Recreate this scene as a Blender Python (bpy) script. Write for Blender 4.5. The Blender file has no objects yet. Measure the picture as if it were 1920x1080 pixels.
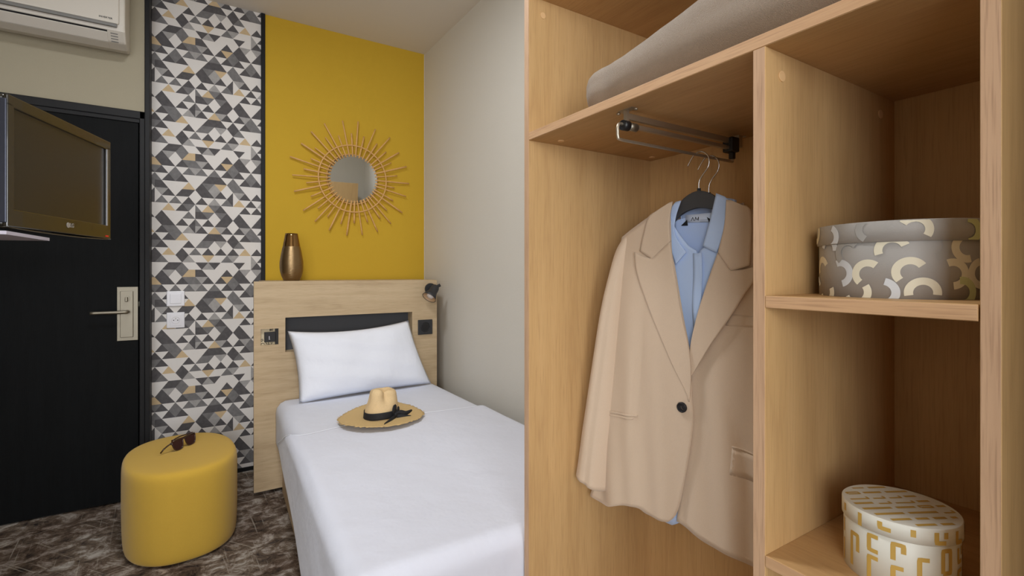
import bpy, bmesh, math, random
from mathutils import Vector, Matrix
random.seed(7)
SC = bpy.context.scene
COL = SC.collection
PI = math.pi

# ------------------------------------------------------------------ materials
def srgb(r, g, b):
    f = lambda c: (c/255)/12.92 if c/255 <= .04045 else (((c/255)+.055)/1.055)**2.4
    return (f(r), f(g), f(b), 1)

def mat(name, rgb, rough=.6, metal=0, bump=None, var=None, sheen=0, spec=.5, coat=0, ior=None):
    m = bpy.data.materials.new(name); m.use_nodes = True
    nt = m.node_tree; b = nt.nodes['Principled BSDF']
    b.inputs['Base Color'].default_value = srgb(*rgb)
    b.inputs['Roughness'].default_value = rough
    b.inputs['Metallic'].default_value = metal
    b.inputs['Specular IOR Level'].default_value = spec
    if sheen: b.inputs['Sheen Weight'].default_value = sheen
    if coat: b.inputs['Coat Weight'].default_value = coat
    tc = nt.nodes.new('ShaderNodeTexCoord')
    if var:   # (scale, amount) soft value variation of the thing's own colour
        n = nt.nodes.new('ShaderNodeTexNoise'); n.inputs['Scale'].default_value = var[0]; n.inputs['Detail'].default_value = 5
        nt.links.new(tc.outputs['Object'], n.inputs['Vector'])
        mx = nt.nodes.new('ShaderNodeMix'); mx.data_type = 'RGBA'
        c = srgb(*rgb); a = var[1]
        mx.inputs['A'].default_value = (c[0]*(1-a), c[1]*(1-a), c[2]*(1-a), 1)
        mx.inputs['B'].default_value = (min(1, c[0]*(1+a)), min(1, c[1]*(1+a)), min(1, c[2]*(1+a)), 1)
        nt.links.new(n.outputs['Fac'], mx.inputs['Factor']); nt.links.new(mx.outputs['Result'], b.inputs['Base Color'])
    if bump:  # (scale, distance)
        n = nt.nodes.new('ShaderNodeTexNoise'); n.inputs['Scale'].default_value = bump[0]; n.inputs['Detail'].default_value = 4
        nt.links.new(tc.outputs['Object'], n.inputs['Vector'])
        bp = nt.nodes.new('ShaderNodeBump'); bp.inputs['Strength'].default_value = 1; bp.inputs['Distance'].default_value = bump[1]
        nt.links.new(n.outputs['Fac'], bp.inputs['Height']); nt.links.new(bp.outputs['Normal'], b.inputs['Normal'])
    return m

def wood(name, light, mid, dark, axis='Z', rough=.5, fibre=1.0, figure=1.0):
    m = bpy.data.materials.new(name); m.use_nodes = True
    nt = m.node_tree; b = nt.nodes['Principled BSDF']; N = nt.nodes.new; L = nt.links.new
    b.inputs['Roughness'].default_value = rough; b.inputs['Specular IOR Level'].default_value = .35
    tc = N('ShaderNodeTexCoord')
    def mapped(sx, along):
        mp = N('ShaderNodeMapping'); s = {'X': (along, sx, sx), 'Y': (sx, along, sx), 'Z': (sx, sx, along)}[axis]
        mp.inputs['Scale'].default_value = s; L(tc.outputs['Object'], mp.inputs['Vector']); return mp
    # slow wandering used to bend the figure
    a = mapped(9, 1.3); n1 = N('ShaderNodeTexNoise'); n1.inputs['Scale'].default_value = 1; n1.inputs['Detail'].default_value = 3
    L(a.outputs['Vector'], n1.inputs['Vector'])
    mu = N('ShaderNodeMath'); mu.operation = 'MULTIPLY'; mu.inputs[1].default_value = 9; L(n1.outputs['Fac'], mu.inputs[0])
    fr = N('ShaderNodeMath'); fr.operation = 'PINGPONG'; fr.inputs[1].default_value = 1; L(mu.outputs[0], fr.inputs[0])
    c = mapped(55, 1.6); n2 = N('ShaderNodeTexNoise'); n2.inputs['Scale'].default_value = 1; n2.inputs['Detail'].default_value = 6; n2.inputs['Roughness'].default_value = .65
    L(c.outputs['Vector'], n2.inputs['Vector'])
    d = mapped(420, 14); n3 = N('ShaderNodeTexNoise'); n3.inputs['Scale'].default_value = 1; n3.inputs['Detail'].default_value = 2
    L(d.outputs['Vector'], n3.inputs['Vector'])
    r1 = N('ShaderNodeValToRGB'); e = r1.color_ramp.elements
    e[0].position = .25; e[0].color = srgb(*mid); e[1].position = .75; e[1].color = srgb(*light)
    L(n2.outputs['Fac'], r1.inputs['Fac'])
    mx = N('ShaderNodeMix'); mx.data_type = 'RGBA'; mx.inputs['B'].default_value = srgb(*dark)
    p = N('ShaderNodeMath'); p.operation = 'POWER'; p.inputs[1].default_value = 3; L(fr.outputs[0], p.inputs[0])
    q = N('ShaderNodeMath'); q.operation = 'MULTIPLY'; q.inputs[1].default_value = .30*figure; L(p.outputs[0], q.inputs[0])
    L(q.outputs[0], mx.inputs['Factor']); L(r1.outputs['Color'], mx.inputs['A'])
    mx2 = N('ShaderNodeMix'); mx2.data_type = 'RGBA'; mx2.inputs['B'].default_value = srgb(*dark)
    r3 = N('ShaderNodeMapRange'); r3.inputs['From Min'].default_value = .5; r3.inputs['From Max'].default_value = .75
    r3.inputs['To Max'].default_value = .5*fibre; L(n3.outputs['Fac'], r3.inputs['Value'])
    L(r3.outputs['Result'], mx2.inputs['Factor']); L(mx.outputs['Result'], mx2.inputs['A'])
    L(mx2.outputs['Result'], b.inputs['Base Color'])
    bp = N('ShaderNodeBump'); bp.inputs['Distance'].default_value = .0003; bp.inputs['Strength'].default_value = .6
    L(n3.outputs['Fac'], bp.inputs['Height']); L(bp.outputs['Normal'], b.inputs['Normal'])
    return m

M = {}
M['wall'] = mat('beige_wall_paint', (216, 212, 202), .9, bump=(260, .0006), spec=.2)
M['door_wall_shaded'] = mat('beige_wall_paint_shaded', (166, 159, 139), .9, bump=(260, .0006), spec=.2)  # beige paint darkened, so the dim upper corner is in the colour
M['wall_dim'] = mat('greige_wall_paint', (176, 168, 154), .9, spec=.2)
M['ceiling'] = mat('ceiling_paint', (220, 214, 205), .95, spec=.1)
M['yellow'] = mat('mustard_paint', (200, 164, 52), .9, bump=(300, .0005), spec=.2)
M['black_trim'] = mat('black_trim', (17, 18, 21), .55, spec=.3)
M['black_door'] = wood('black_door_wood', (15, 17, 19), (10, 12, 13), (5, 6, 7), 'Z', .6)
M['oak'] = wood('wardrobe_oak', (209, 173, 122), (198, 161, 110), (168, 130, 86), 'Z', .5, .8, .7)
M['oak_y'] = wood('wardrobe_oak_shelf', (204, 167, 118), (192, 154, 106), (162, 124, 82), 'Y', .5, .8, .7)
M['oak_edge'] = wood('wardrobe_oak_edge', (203, 168, 136), (190, 154, 121), (146, 112, 86), 'Z', .55, 1.0, .6)
M['oak_edge_y'] = wood('wardrobe_oak_edge_shelf', (207, 169, 130), (193, 153, 114), (150, 112, 82), 'Y', .55, 1.0, .6)
M['cap'] = mat('screw_cap', (226, 188, 138), .4)
M['head'] = wood('headboard_oak', (204, 183, 150), (186, 162, 128), (150, 126, 94), 'X', .5, .9, .9)
M['niche'] = mat('niche_slate', (68, 70, 75), .7, bump=(400, .0004))
M['sheet'] = mat('white_cotton', (220, 224, 236), .95, bump=(9, .006), spec=.1, sheen=.1)
M['sheet2'] = mat('white_cotton_top', (220, 224, 237), .95, bump=(7, .008), spec=.1, sheen=.1)
M['pillow'] = mat('white_pillowcase', (232, 236, 246), .95, bump=(14, .006), spec=.1, sheen=.1)
M['pouf'] = mat('mustard_felt', (206, 168, 66), .9, bump=(900, .0008), var=(500, .10), spec=.15, sheen=.2)
M['steel'] = mat('brushed_steel', (150, 144, 130), .5, 1)
M['chrome'] = mat('chrome', (205, 205, 205), .15, 1)
M['rail'] = mat('rail_steel', (190, 180, 162), .42, .9)
M['white_plastic'] = mat('white_plastic', (222, 222, 228), .25)
M['ac'] = mat('ac_plastic', (205, 200, 190), .4)
M['ac_grey'] = mat('ac_grey_band', (120, 120, 118), .4)
M['black_door'].node_tree.nodes['Principled BSDF'].inputs['Specular IOR Level'].default_value = .12
M['dark'] = mat('black_plastic', (22, 22, 24), .45)
M['matt_black'] = mat('matt_black_metal', (44, 45, 48), .5)
M['hanger'] = mat('hanger_black', (64, 64, 66), .5)
M['tv_case'] = mat('tv_case', (34, 30, 22), .25, coat=.3)
M['tv_side'] = mat('tv_side_silver', (62, 66, 80), .35, .5)
M['tv_screen'] = mat('tv_screen', (26, 22, 16), .3, spec=.6)
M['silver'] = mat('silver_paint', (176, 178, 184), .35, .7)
M['red'] = mat('red_mark', (220, 40, 30), .4)
M['rattan'] = mat('rattan', (214, 168, 104), .6, var=(60, .18))
M['mirror'] = mat('mirror_glass', (232, 238, 240), .02, 1)
M['straw'] = mat('straw', (222, 194, 148), .85, bump=(420, .0012), var=(220, .12))
M['straw_brim'] = mat('straw_brim', (206, 176, 122), .85, bump=(420, .0012), var=(220, .14))
M['ribbon'] = mat('black_ribbon', (24, 25, 30), .75, bump=(500, .0003))
M['blazer'] = mat('beige_wool', (214, 193, 170), .9, bump=(900, .00025), var=(700, .07), spec=.15, sheen=.3)
M['blazer_in'] = mat('blazer_lining', (176, 152, 124), .7)
M['seam'] = mat('seam_thread', (142, 118, 92), .9)
M['shirt'] = mat('blue_cotton', (192, 215, 252), .85, bump=(1200, .0002), var=(700, .04), spec=.15, sheen=.2)
M['shirt_in'] = mat('blue_cotton_inside', (190, 212, 250), .85, spec=.15)
M['horn'] = mat('dark_horn', (38, 38, 42), .3)
M['label'] = mat('woven_label', (212, 222, 240), .8)
M['ink'] = mat('ink_black', (20, 20, 24), .7)
M['blanket'] = mat('taupe_fleece', (158, 140, 121), 1, bump=(800, .0022), var=(600, .18), spec=.05, sheen=.5)
M['box_grey'] = mat('grey_board', (162, 159, 155), .55, bump=(700, .0002))
M['arc_cream'] = mat('print_cream', (222, 216, 194), .6)
M['arc_lime'] = mat('print_lime', (196, 202, 150), .6)
M['arc_white'] = mat('print_white', (206, 210, 214), .6)
M['arc_dim'] = mat('print_dim', (160, 158, 154), .6)
M['box_white'] = mat('white_board', (226, 226, 216), .55)
M['gold'] = mat('print_ochre', (200, 164, 82), .55)
M['gold_metal'] = mat('bronze_glaze', (150, 116, 74), .14, 1)
M['tortoise'] = mat('tortoise_brown', (52, 26, 18), .15, coat=.5)
M['bulb'] = mat('bulb_white', (226, 218, 212), .4)
M['lamp_in'] = mat('lamp_copper_inside', (196, 164, 128), .45)
M['card'] = mat('cream_card', (214, 200, 168), .6)
M['white_board'] = mat('white_lacquer', (205, 200, 215), .4)
M['curtain'] = mat('frame_white', (225, 225, 222), .5)

def lens_mat():
    m = bpy.data.materials.new('smoked_lens'); m.use_nodes = True
    b = m.node_tree.nodes['Principled BSDF']
    b.inputs['Base Color'].default_value = srgb(70, 42, 36); b.inputs['Roughness'].default_value = .08
    b.inputs['Transmission Weight'].default_value = .35; b.inputs['IOR'].default_value = 1.3
    return m
M['lens'] = lens_mat()

def vase_mat():
    m = mat('bronze_ribbed', (150, 126, 92), .33, 1)
    nt = m.node_tree; b = nt.nodes['Principled BSDF']
    tc = nt.nodes.new('ShaderNodeTexCoord'); mp = nt.nodes.new('ShaderNodeMapping'); mp.inputs['Scale'].default_value = (14, 14, 380)
    n = nt.nodes.new('ShaderNodeTexNoise'); n.inputs['Scale'].default_value = 1; n.inputs['Detail'].default_value = 3
    bp = nt.nodes.new('ShaderNodeBump'); bp.inputs['Distance'].default_value = .0015; bp.inputs['Strength'].default_value = 1
    nt.links.new(tc.outputs['Object'], mp.inputs['Vector']); nt.links.new(mp.outputs['Vector'], n.inputs['Vector'])
    nt.links.new(n.outputs['Fac'], bp.inputs['Height']); nt.links.new(bp.outputs['Normal'], b.inputs['Normal'])
    return m
M['vase'] = vase_mat()

def carpet_mat():
    m = bpy.data.materials.new('marbled_carpet'); m.use_nodes = True
    nt = m.node_tree; b = nt.nodes['Principled BSDF']; N = nt.nodes.new; L = nt.links.new
    b.inputs['Roughness'].default_value = 1; b.inputs['Specular IOR Level'].default_value = .05
    tc = N('ShaderNodeTexCoord')
    def noise(scale, detail, dist=0, sc=(1, 1, 1), rot=0, rough=.6):
        m0 = N('ShaderNodeMapping'); m0.inputs['Rotation'].default_value = (0, 0, rot); L(tc.outputs['Object'], m0.inputs['Vector'])
        mp = N('ShaderNodeMapping'); mp.inputs['Scale'].default_value = sc
        n = N('ShaderNodeTexNoise'); n.inputs['Scale'].default_value = scale; n.inputs['Detail'].default_value = detail
        n.inputs['Distortion'].default_value = dist; n.inputs['Roughness'].default_value = rough
        L(m0.outputs['Vector'], mp.inputs['Vector']); L(mp.outputs['Vector'], n.inputs['Vector']); return n
    base = noise(12, 10, .5, (1, 1.15, 1), .3, .76)
    r = N('ShaderNodeValToRGB'); e = r.color_ramp.elements
    e[0].position = .36; e[0].color = srgb(54, 49, 49); e[1].position = .62; e[1].color = srgb(206, 200, 194)
    k = r.color_ramp.elements.new(.5); k.color = srgb(128, 112, 98)
    L(base.outputs['Fac'], r.inputs['Fac'])
    tone = noise(3.5, 4, .5)
    r2 = N('ShaderNodeValToRGB'); f = r2.color_ramp.elements
    f[0].position = .38; f[0].color = srgb(106, 84, 68); f[1].position = .62; f[1].color = srgb(190, 192, 190)
    L(tone.outputs['Fac'], r2.inputs['Fac'])
    mx = N('ShaderNodeMix'); mx.data_type = 'RGBA'; mx.blend_type = 'OVERLAY'; mx.inputs['Factor'].default_value = .55
    L(r.outputs['Color'], mx.inputs['A']); L(r2.outputs['Color'], mx.inputs['B'])
    last = mx.outputs['Result']
    for sc, rot, col in (((1.6, 60, 1), .9, (196, 188, 174)), ((1.8, 70, 1), 2.3, (40, 34, 32)), ((1.2, 90, 1), .35, (44, 38, 36)), ((2, 64, 1), 1.5, (188, 180, 168)), ((1.4, 80, 1), 2.75, (178, 170, 160))):
        n = noise(1.6, 3, .0, sc, rot, .5)
        mr = N('ShaderNodeMapRange'); mr.inputs['From Min'].default_value = .64; mr.inputs['From Max'].default_value = .72; mr.inputs['To Max'].default_value = .6
        L(n.outputs['Fac'], mr.inputs['Value'])
        mm = N('ShaderNodeMix'); mm.data_type = 'RGBA'; mm.inputs['B'].default_value = srgb(*col)
        L(mr.outputs['Result'], mm.inputs['Factor']); L(last, mm.inputs['A']); last = mm.outputs['Result']
    L(last, b.inputs['Base Color'])
    n = noise(700, 2); bp = N('ShaderNodeBump'); bp.inputs['Distance'].default_value = .003
    L(n.outputs['Fac'], bp.inputs['Height']); L(bp.outputs['Normal'], b.inputs['Normal'])
    return m
M['carpet'] = carpet_mat()

def paper_mat(name, rgb, amt):
    return mat(name, rgb, .85, var=(55, amt), bump=(900, .0002), spec=.2)
PAPER = {'W': paper_mat('paper_cream', (226, 223, 220), .02), 'D': paper_mat('paper_charcoal', (92, 90, 92), .34),
         'M': paper_mat('paper_grey', (122, 121, 122), .34), 'L': paper_mat('paper_pale_grey', (166, 164, 163), .25),
         'T': paper_mat('paper_tan', (205, 182, 146), .10)}

# ------------------------------------------------------------------ builders
class B:
    """collects shapes (world coordinates) into one mesh"""
    def __init__(s): s.bm = bmesh.new()
    def box(s, x0, x1, y0, y1, z0, z1, bev=0, seg=2, mi=0):
        m = Matrix.Translation(((x0+x1)/2, (y0+y1)/2, (z0+z1)/2)) @ Matrix.Diagonal((x1-x0, y1-y0, z1-z0, 1))
        r = bmesh.ops.create_cube(s.bm, size=1, matrix=m)
        fs = {f for v in r['verts'] for f in v.link_faces}
        for f in fs: f.material_index = mi
        if bev:
            es = list({e for f in fs for e in f.edges})
            rr = bmesh.ops.bevel(s.bm, geom=es, offset=bev, segments=seg, profile=.5, affect='EDGES')
            for f in rr['faces']: f.material_index = mi
        return s
    def tube(s, pts, r, n=10, closed=False, cap=True, sy=1, mi=0):
        pts = [Vector(p) for p in pts]; k = len(pts)
        rs = r if isinstance(r, (list, tuple)) else [r]*k
        rings = []; up = None
        for i, p in enumerate(pts):
            if closed: t = pts[(i+1) % k]-pts[i-1]
            else: t = pts[min(i+1, k-1)]-pts[max(i-1, 0)]
            t.normalize()
            if up is None: up = Vector((0, 0, 1)) if abs(t.z) < .9 else Vector((0, 1, 0))
            a = t.cross(up).normalized(); b = a.cross(t).normalized(); up = b
            rings.append([s.bm.verts.new(p+a*rs[i]*math.cos(2*PI*j/n)+b*rs[i]*sy*math.sin(2*PI*j/n)) for j in range(n)])
        for i in range(k if closed else k-1):
            A, C = rings[i], rings[(i+1) % k]
            for j in range(n):
                f = s.bm.faces.new((A[j], A[(j+1) % n], C[(j+1) % n], C[j])); f.smooth = True; f.material_index = mi
        if cap and not closed:
            for q in (rings[0][::-1], rings[-1]): f = s.bm.faces.new(q); f.material_index = mi
        return s
    def lathe(s, prof, c=(0, 0, 0), n=48, mi=0, sx=1, sy=1, rot=0, cap0=True, cap1=True):
        rings = []
        for r, z in prof:
            ring = []
            for j in range(n):
                a = 2*PI*j/n; x = r*math.cos(a)*sx; y = r*math.sin(a)*sy
                ring.append(s.bm.verts.new((c[0]+x*math.cos(rot)-y*math.sin(rot), c[1]+x*math.sin(rot)+y*math.cos(rot), c[2]+z)))
            rings.append(ring)
        for A, C in zip(rings, rings[1:]):
            for j in range(n):
                f = s.bm.faces.new((A[j], A[(j+1) % n], C[(j+1) % n], C[j])); f.smooth = True; f.material_index = mi
        if cap0: s.bm.faces.new(rings[0][::-1]).material_index = mi
        if cap1: s.bm.faces.new(rings[-1]).material_index = mi
        return s
    def disc(s, c, axis, r, h, n=24, mi=0):
        c = Vector(c); a = Vector(axis).normalized()
        return s.tube([c, c+a*h], r, n, mi=mi)
    def poly(s, pts, mi=0):
        f = s.bm.faces.new([s.bm.verts.new(p) for p in pts]); f.material_index = mi; return s
    def prism(s, pts, off, mi=0):
        a = [s.bm.verts.new(p) for p in pts]; b = [s.bm.verts.new(Vector(p)+Vector(off)) for p in pts]
        s.bm.faces.new(a).material_index = mi; s.bm.faces.new(b[::-1]).material_index = mi
        for i in range(len(a)):
            j = (i+1) % len(a); s.bm.faces.new((a[j], a[i], b[i], b[j])).material_index = mi
        return s
    def grid(s, fn, nu, nv, mi=0, closeu=False):
        V = [[s.bm.verts.new(fn(i/(nu if closeu else nu-1), j/(nv-1))) for i in range(nu)] for j in range(nv)]
        for j in range(nv-1):
            for i in range(nu if closeu else nu-1):
                k = (i+1) % nu
                f = s.bm.faces.new((V[j][i], V[j][k], V[j+1][k], V[j+1][i])); f.smooth = True; f.material_index = mi
        return s

ROOT = {}
def meta(o, label=None, cat=None, group=None, kind=None):
    if label: o['label'] = label
    if cat: o['category'] = cat
    if group: o['group'] = group
    if kind: o['kind'] = kind
    return o
def empty(name, loc, label, cat, group=None, rz=0):
    o = bpy.data.objects.new(name, None); COL.objects.link(o); o.location = loc; o.rotation_euler = (0, 0, rz)
    o.empty_display_size = .05
    ROOT[o.name] = Vector(loc); return meta(o, label, cat, group)
def obj(name, b, mats, parent=None, loc=None, local=False, label=None, cat=None, group=None, kind=None, solid=0, sub=0, weld=True, bevel=0, smooth=None):
    bm = b.bm
    if weld: bmesh.ops.remove_doubles(bm, verts=bm.verts, dist=1e-6)
    bmesh.ops.recalc_face_normals(bm, faces=bm.faces)
    if smooth is not None:
        for f in bm.faces: f.smooth = smooth
    me = bpy.data.meshes.new(name)
    off = Vector((0, 0, 0))
    if parent is not None and not local: off = ROOT[parent.name]
    elif loc is not None: off = Vector(loc)
    if not local: bm.transform(Matrix.Translation(-off))
    bm.to_mesh(me); bm.free()
    for m in (mats if isinstance(mats, (list, tuple)) else [mats]): me.materials.append(m)
    o = bpy.data.objects.new(name, me); COL.objects.link(o)
    if parent is not None:
        o.parent = parent; ROOT[o.name] = ROOT.get(parent.name, off)
    else:
        o.location = off; ROOT[o.name] = off
    if sub:
        q = o.modifiers.new('sub', 'SUBSURF'); q.levels = sub; q.render_levels = sub
    if solid:
        q = o.modifiers.new('solid', 'SOLIDIFY'); q.thickness = solid; q.offset = 0
    if bevel:
        q = o.modifiers.new('bevel', 'BEVEL'); q.width = bevel; q.segments = 2; q.limit_method = 'ANGLE'
    return meta(o, label, cat, group, kind)
def struct(name, b, m, **k): return obj(name, b, m, kind='structure', **k)

def lerp(a, b, t): return a+(b-a)*t
def pl(pts, t):
    """point at parameter t (by length) along a polyline"""
    pts = [Vector(p) for p in pts]
    L = [(pts[i+1]-pts[i]).length for i in range(len(pts)-1)]; T = sum(L)
    if T < 1e-9: return pts[0].copy()
    d = t*T
    for i, l in enumerate(L):
        if d <= l or i == len(L)-1: return pts[i].lerp(pts[i+1], min(1, d/l) if l > 0 else 0)
        d -= l
def smoothpl(pts, k=6):
    """Catmull-Rom through points"""
    P = [Vector(p) for p in pts]; out = []
    for i in range(len(P)-1):
        p0 = P[max(i-1, 0)]; p1 = P[i]; p2 = P[i+1]; p3 = P[min(i+2, len(P)-1)]
        for j in range(k):
            t = j/k
            out.append(.5*((2*p1)+(p2-p0)*t+(2*p0-5*p1+4*p2-p3)*t*t+(3*p1-p0-3*p2+p3)*t**3))
    out.append(P[-1]); return out
def coons(top, bot, left, right):
    def f(u, v):
        a = pl(top, u); b = pl(bot, u); c = pl(left, v); d = pl(right, v)
        P00, P10, P01, P11 = pl(top, 0), pl(top, 1), pl(bot, 0), pl(bot, 1)
        return a*(1-v)+b*v+c*(1-u)+d*u-(P00*(1-u)*(1-v)+P10*u*(1-v)+P01*(1-u)*v+P11*u*v)
    return f

# ================================================================== THE ROOM
XL, XR, YB, YF, ZC, YD = -1.5, 1.387, 3.38, -3.0, 2.785, 3.25
struct('floor', B().box(XL-.1, XR+.1, YF-.1, YB+.1, -.1, 0), M['carpet'])
struct('ceiling', B().box(XL-.1, XR+.1, YF-.1, YB+.1, ZC, ZC+.1), M['ceiling'])
struct('wall_right', B().box(XR, XR+.1, YF-.1, YB+.1, 0, ZC), M['wall'])
VY0, VY1 = -2.75, -1.05
struct('wall_left', B().box(XL-.1, XL, YF-.1, VY0, 0, ZC).box(XL-.1, XL, VY1, YB+.1, 0, ZC).box(XL-.1, XL, VY0, VY1, 0, .6).box(XL-.1, XL, VY0, VY1, 2.5, ZC), M['wall_dim'])
vf = B()
for y in (VY0, (VY0+VY1)/2-.025, VY1-.05): vf.box(XL-.07, XL-.02, y, y+.05, .6, 2.5)
for z in (.6, 2.45): vf.box(XL-.07, XL-.02, VY0, VY1, z, z+.05)
struct('window_2', vf, M['curtain'])
wb = struct('wall_back', B().box(XL-.1, XR+.1, YB, YB+.1, 0, ZC), M['wall'])
struct('wall_door', B().box(XL, -.245, YD, YD+.13, 2.035, ZC).box(XL, -1.12, YD, YD+.13, 0, 2.035), M['door_wall_shaded'])
# rear wall behind the camera, with the window that lights the room
WX0, WX1, WZ0, WZ1 = -1.45, -.05, .6, 2.5
struct('wall_front', B().box(XL-.1, WX0, YF-.1, YF, 0, ZC).box(WX1, XR+.1, YF-.1, YF, 0, ZC)
       .box(WX0, WX1, YF-.1, YF, 0, WZ0).box(WX0, WX1, YF-.1, YF, WZ1, ZC), M['wall_dim'])
wf = B()
for x in (WX0, (WX0+WX1)/2-.025, WX1-.05): wf.box(x, x+.05, YF-.07, YF-.02, WZ0, WZ1)
for z in (WZ0, WZ1-.05): wf.box(WX0, WX1, YF-.07, YF-.02, z, z+.05)
struct('window_1', wf, M['curtain'])

struct('added_shade_pier', B().box(.56, XR, -.50, -.02, 0, ZC), M['wall'])  # unseen pier added to shadow the wardrobe's right outer face
obj('yellow_paint', B().box(.342, XR-.004, YB-.002, YB, 0, ZC), M['yellow'], parent=wb)
# wallpaper, one triangle lattice read off the repeat
ROWS = ["W W W D D M W W D L D W W W D W WL D W", "M W D L W M T TD D W W W D W D L W L D",
 "T T D D W D M M L D W D T M D D W D D", "D M D W M W M L M W M W D M D W M W W",
 "W M W D M D W W W D D D W M W D M D W", "W MD D W W W T W D M L T W M M W W W W",
 "W DW L D W D D W D D L D W DW L D W D W", "D DW M W M W D W D W L W M DW T W D W L",
 "W W W T W D M WM W T M D W W W D W D W", "D W D W W W M WD D M W M D W D W W W D",
 "W W D D W D W DM W D W D D W D D W D D", "T W D M M W L DL D W T L D W D L M W D",
 "W D W D M T W W W D D D W D W D M M W", "M M D W W W D W M M W L W D M W W W W",
 "W D W T W D W M W D W D W D W T W D W", "D D M W W D L W W T W W M L W W WL W D"]
ROWS = [r.split() for r in ROWS]
def clip(poly, ax, val, keep_greater):
    out = []
    for i in range(len(poly)):
        a, b = poly[i], poly[(i+1) % len(poly)]
        ia = (a[ax] >= val) == keep_greater or a[ax] == val; ib = (b[ax] >= val) == keep_greater or b[ax] == val
        if ia: out.append(a)
        if ia != ib:
            t = (val-a[ax])/(b[ax]-a[ax]); out.append((lerp(a[0], b[0], t), lerp(a[1], b[1], t)))
    return out
def wallpaper():
    b = B(); order = 'WDMLT'; h = .04175; w = .0316; x0 = -.209-w
    X0, X1, Z0, Z1 = -.236, .32, .02, ZC
    for k in range(-3, 5):
        for r in range(16):
            zt = 1.255+k*.668-r*h; zb = zt-h
            if zt < Z0 or zb > Z1: continue
            for j in range(0, 19):
                code = ROWS[r][j]
                topodd = (r % 2 == 0); up = (j % 2 == 1) == topodd
                x = x0+j*w
                L = [(x, zt), (x, zb), (x-w, zb)] if up else [(x, zt), (x, zb), (x-w, zt)]
                Rr = [(x, zt), (x, zb), (x+w, zb)] if up else [(x, zt), (x, zb), (x+w, zt)]
                if len(code) == 1: polys = [([L[0], L[2], Rr[2]] if up else [L[1], L[2], Rr[2]], code)]
                else: polys = [(L, code[0]), (Rr, code[1])]
                for p, c in polys:
                    for ax, v, g in ((0, X0, True), (0, X1, False), (1, Z0, True), (1, Z1, False)):
                        if len(p) >= 3: p = clip(p, ax, v, g)
                    if len(p) >= 3:
                        q = []
                        for pt in p:
                            if not q or (abs(pt[0]-q[-1][0])+abs(pt[1]-q[-1][1])) > 1e-6: q.append(pt)
                        if len(q) >= 3 and (abs(q[0][0]-q[-1][0])+abs(q[0][1]-q[-1][1])) < 1e-6: q.pop()
                        if len(q) >= 3: b.poly([(a, YB-.0015, c2) for a, c2 in q], order.index(c))
    return b
wp = obj('wallpaper', wallpaper(), [PAPER[c] for c in 'WDMLT'], parent=wb, weld=False)
struct('trim_1', B().box(-.243, -.222, YD-.012, YB, 0, ZC, .002), M['black_trim'])
struct('trim_2', B().box(.319, .342, YB-.014, YB, 0, ZC, .002), M['black_trim'])
struct('baseboard_back', B().box(-.222, .4, YB-.012, YB, 0, .022), M['black_trim'])

# entrance door
fr = B().box(-1.12, -.243, YD-.012, YD+.1, 2.005, 2.045, .003).box(-1.10, -.262, YD-.004, YD+.1, 1.985, 2.01, .002)
fr.box(-.266, -.243, YD-.012, YD+.1, 0, 2.045, .003).box(-1.12, -1.09, YD-.012, YD+.1, 0, 2.045, .003)
dr = struct('door_1', B().box(-1.085, -.271, YD+.004, YD+.045, .006, 1.992, .002), M['black_door'])
struct('trim_3', fr, M['black_trim'])
def door_lock():
    y = YD+.004; x0, x1, z0, z1 = -.360, -.272, .842, 1.122
    obj('handle_plate', B().box(x0, x1, y-.004, y, z0, z1, .0015).box(x0+.014, x1-.02, y-.014, y-.003, z0+.018, z1-.022, .002), M['steel'], parent=dr)
    xc = (x0+x1)/2-.003
    obj('lever_handle', B().tube(smoothpl([(xc+.004, y-.012, .994), (xc+.004, y-.05, .994), (xc-.012, y-.062, .994), (xc-.14, y-.062, .994)]), .0085, 14), M['steel'], parent=dr, label='brushed steel lever handle')
    obj('thumb_turn', B().disc((xc, y-.013, 1.062), (0, -1, 0), .014, .006).box(xc-.006, xc+.006, y-.034, y-.016, 1.046, 1.070, .003), M['steel'], parent=dr)
    for z in (.866, 1.083): obj('screw', B().disc((xc, y-.0135, z), (0, -1, 0), .0035, .001, 12), M['steel'], parent=dr)
    obj('strike', B().box(-.2675, -.2665, YD-.0125, YD-.006, 1.02, 1.045), M['steel'], parent=dr)
door_lock()

# switch and socket on the wallpaper
def plate(name, label, cat, z0, z1, sock):
    x0, x1, y = -.155, -.070, YB-.0015
    t = empty(name, ((x0+x1)/2, y, z0), label, cat)
    obj('cover_plate', B().box(x0, x1, y-.009, y, z0, z1, .003), M['white_plastic'], parent=t)
    if not sock:
        obj('rocker', B().box(x0+.016, x1-.016, y-.0125, y-.008, z0+.015, z1-.015, .0015), M['white_plastic'], parent=t)
    else:
        zc = (z0+z1)/2; xc = (x0+x1)/2
        obj('insert', B().box(x0+.016, x1-.016, y-.0105, y-.008, z0+.012, z1-.012, .001).tube([(xc+.019*math.cos(a), y-.0105, zc+.019*math.sin(a)) for a in [2*PI*i/28 for i in range(28)]], .0014, 6, closed=True), M['white_plastic'], parent=t)
        h = B()
        for dx, dz in ((-.0095, 0), (.0095, 0)): h.disc((xc+dx, y-.0106, zc+dz), (0, -1, 0), .0027, .0006, 12)
        obj('pin_hole', h, M['ink'], parent=t)
        obj('earth_pin', B().disc((xc, y-.0105, zc+.010), (0, -1, 0), .0024, .006, 12), M['steel'], parent=t)
plate('light_switch', 'white square light switch on the triangle wallpaper, above the socket', 'light switch', 1.007, 1.092, False)
plate('wall_socket', 'white square wall socket on the triangle wallpaper, below the light switch', 'socket', .884, .972, True)

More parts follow.
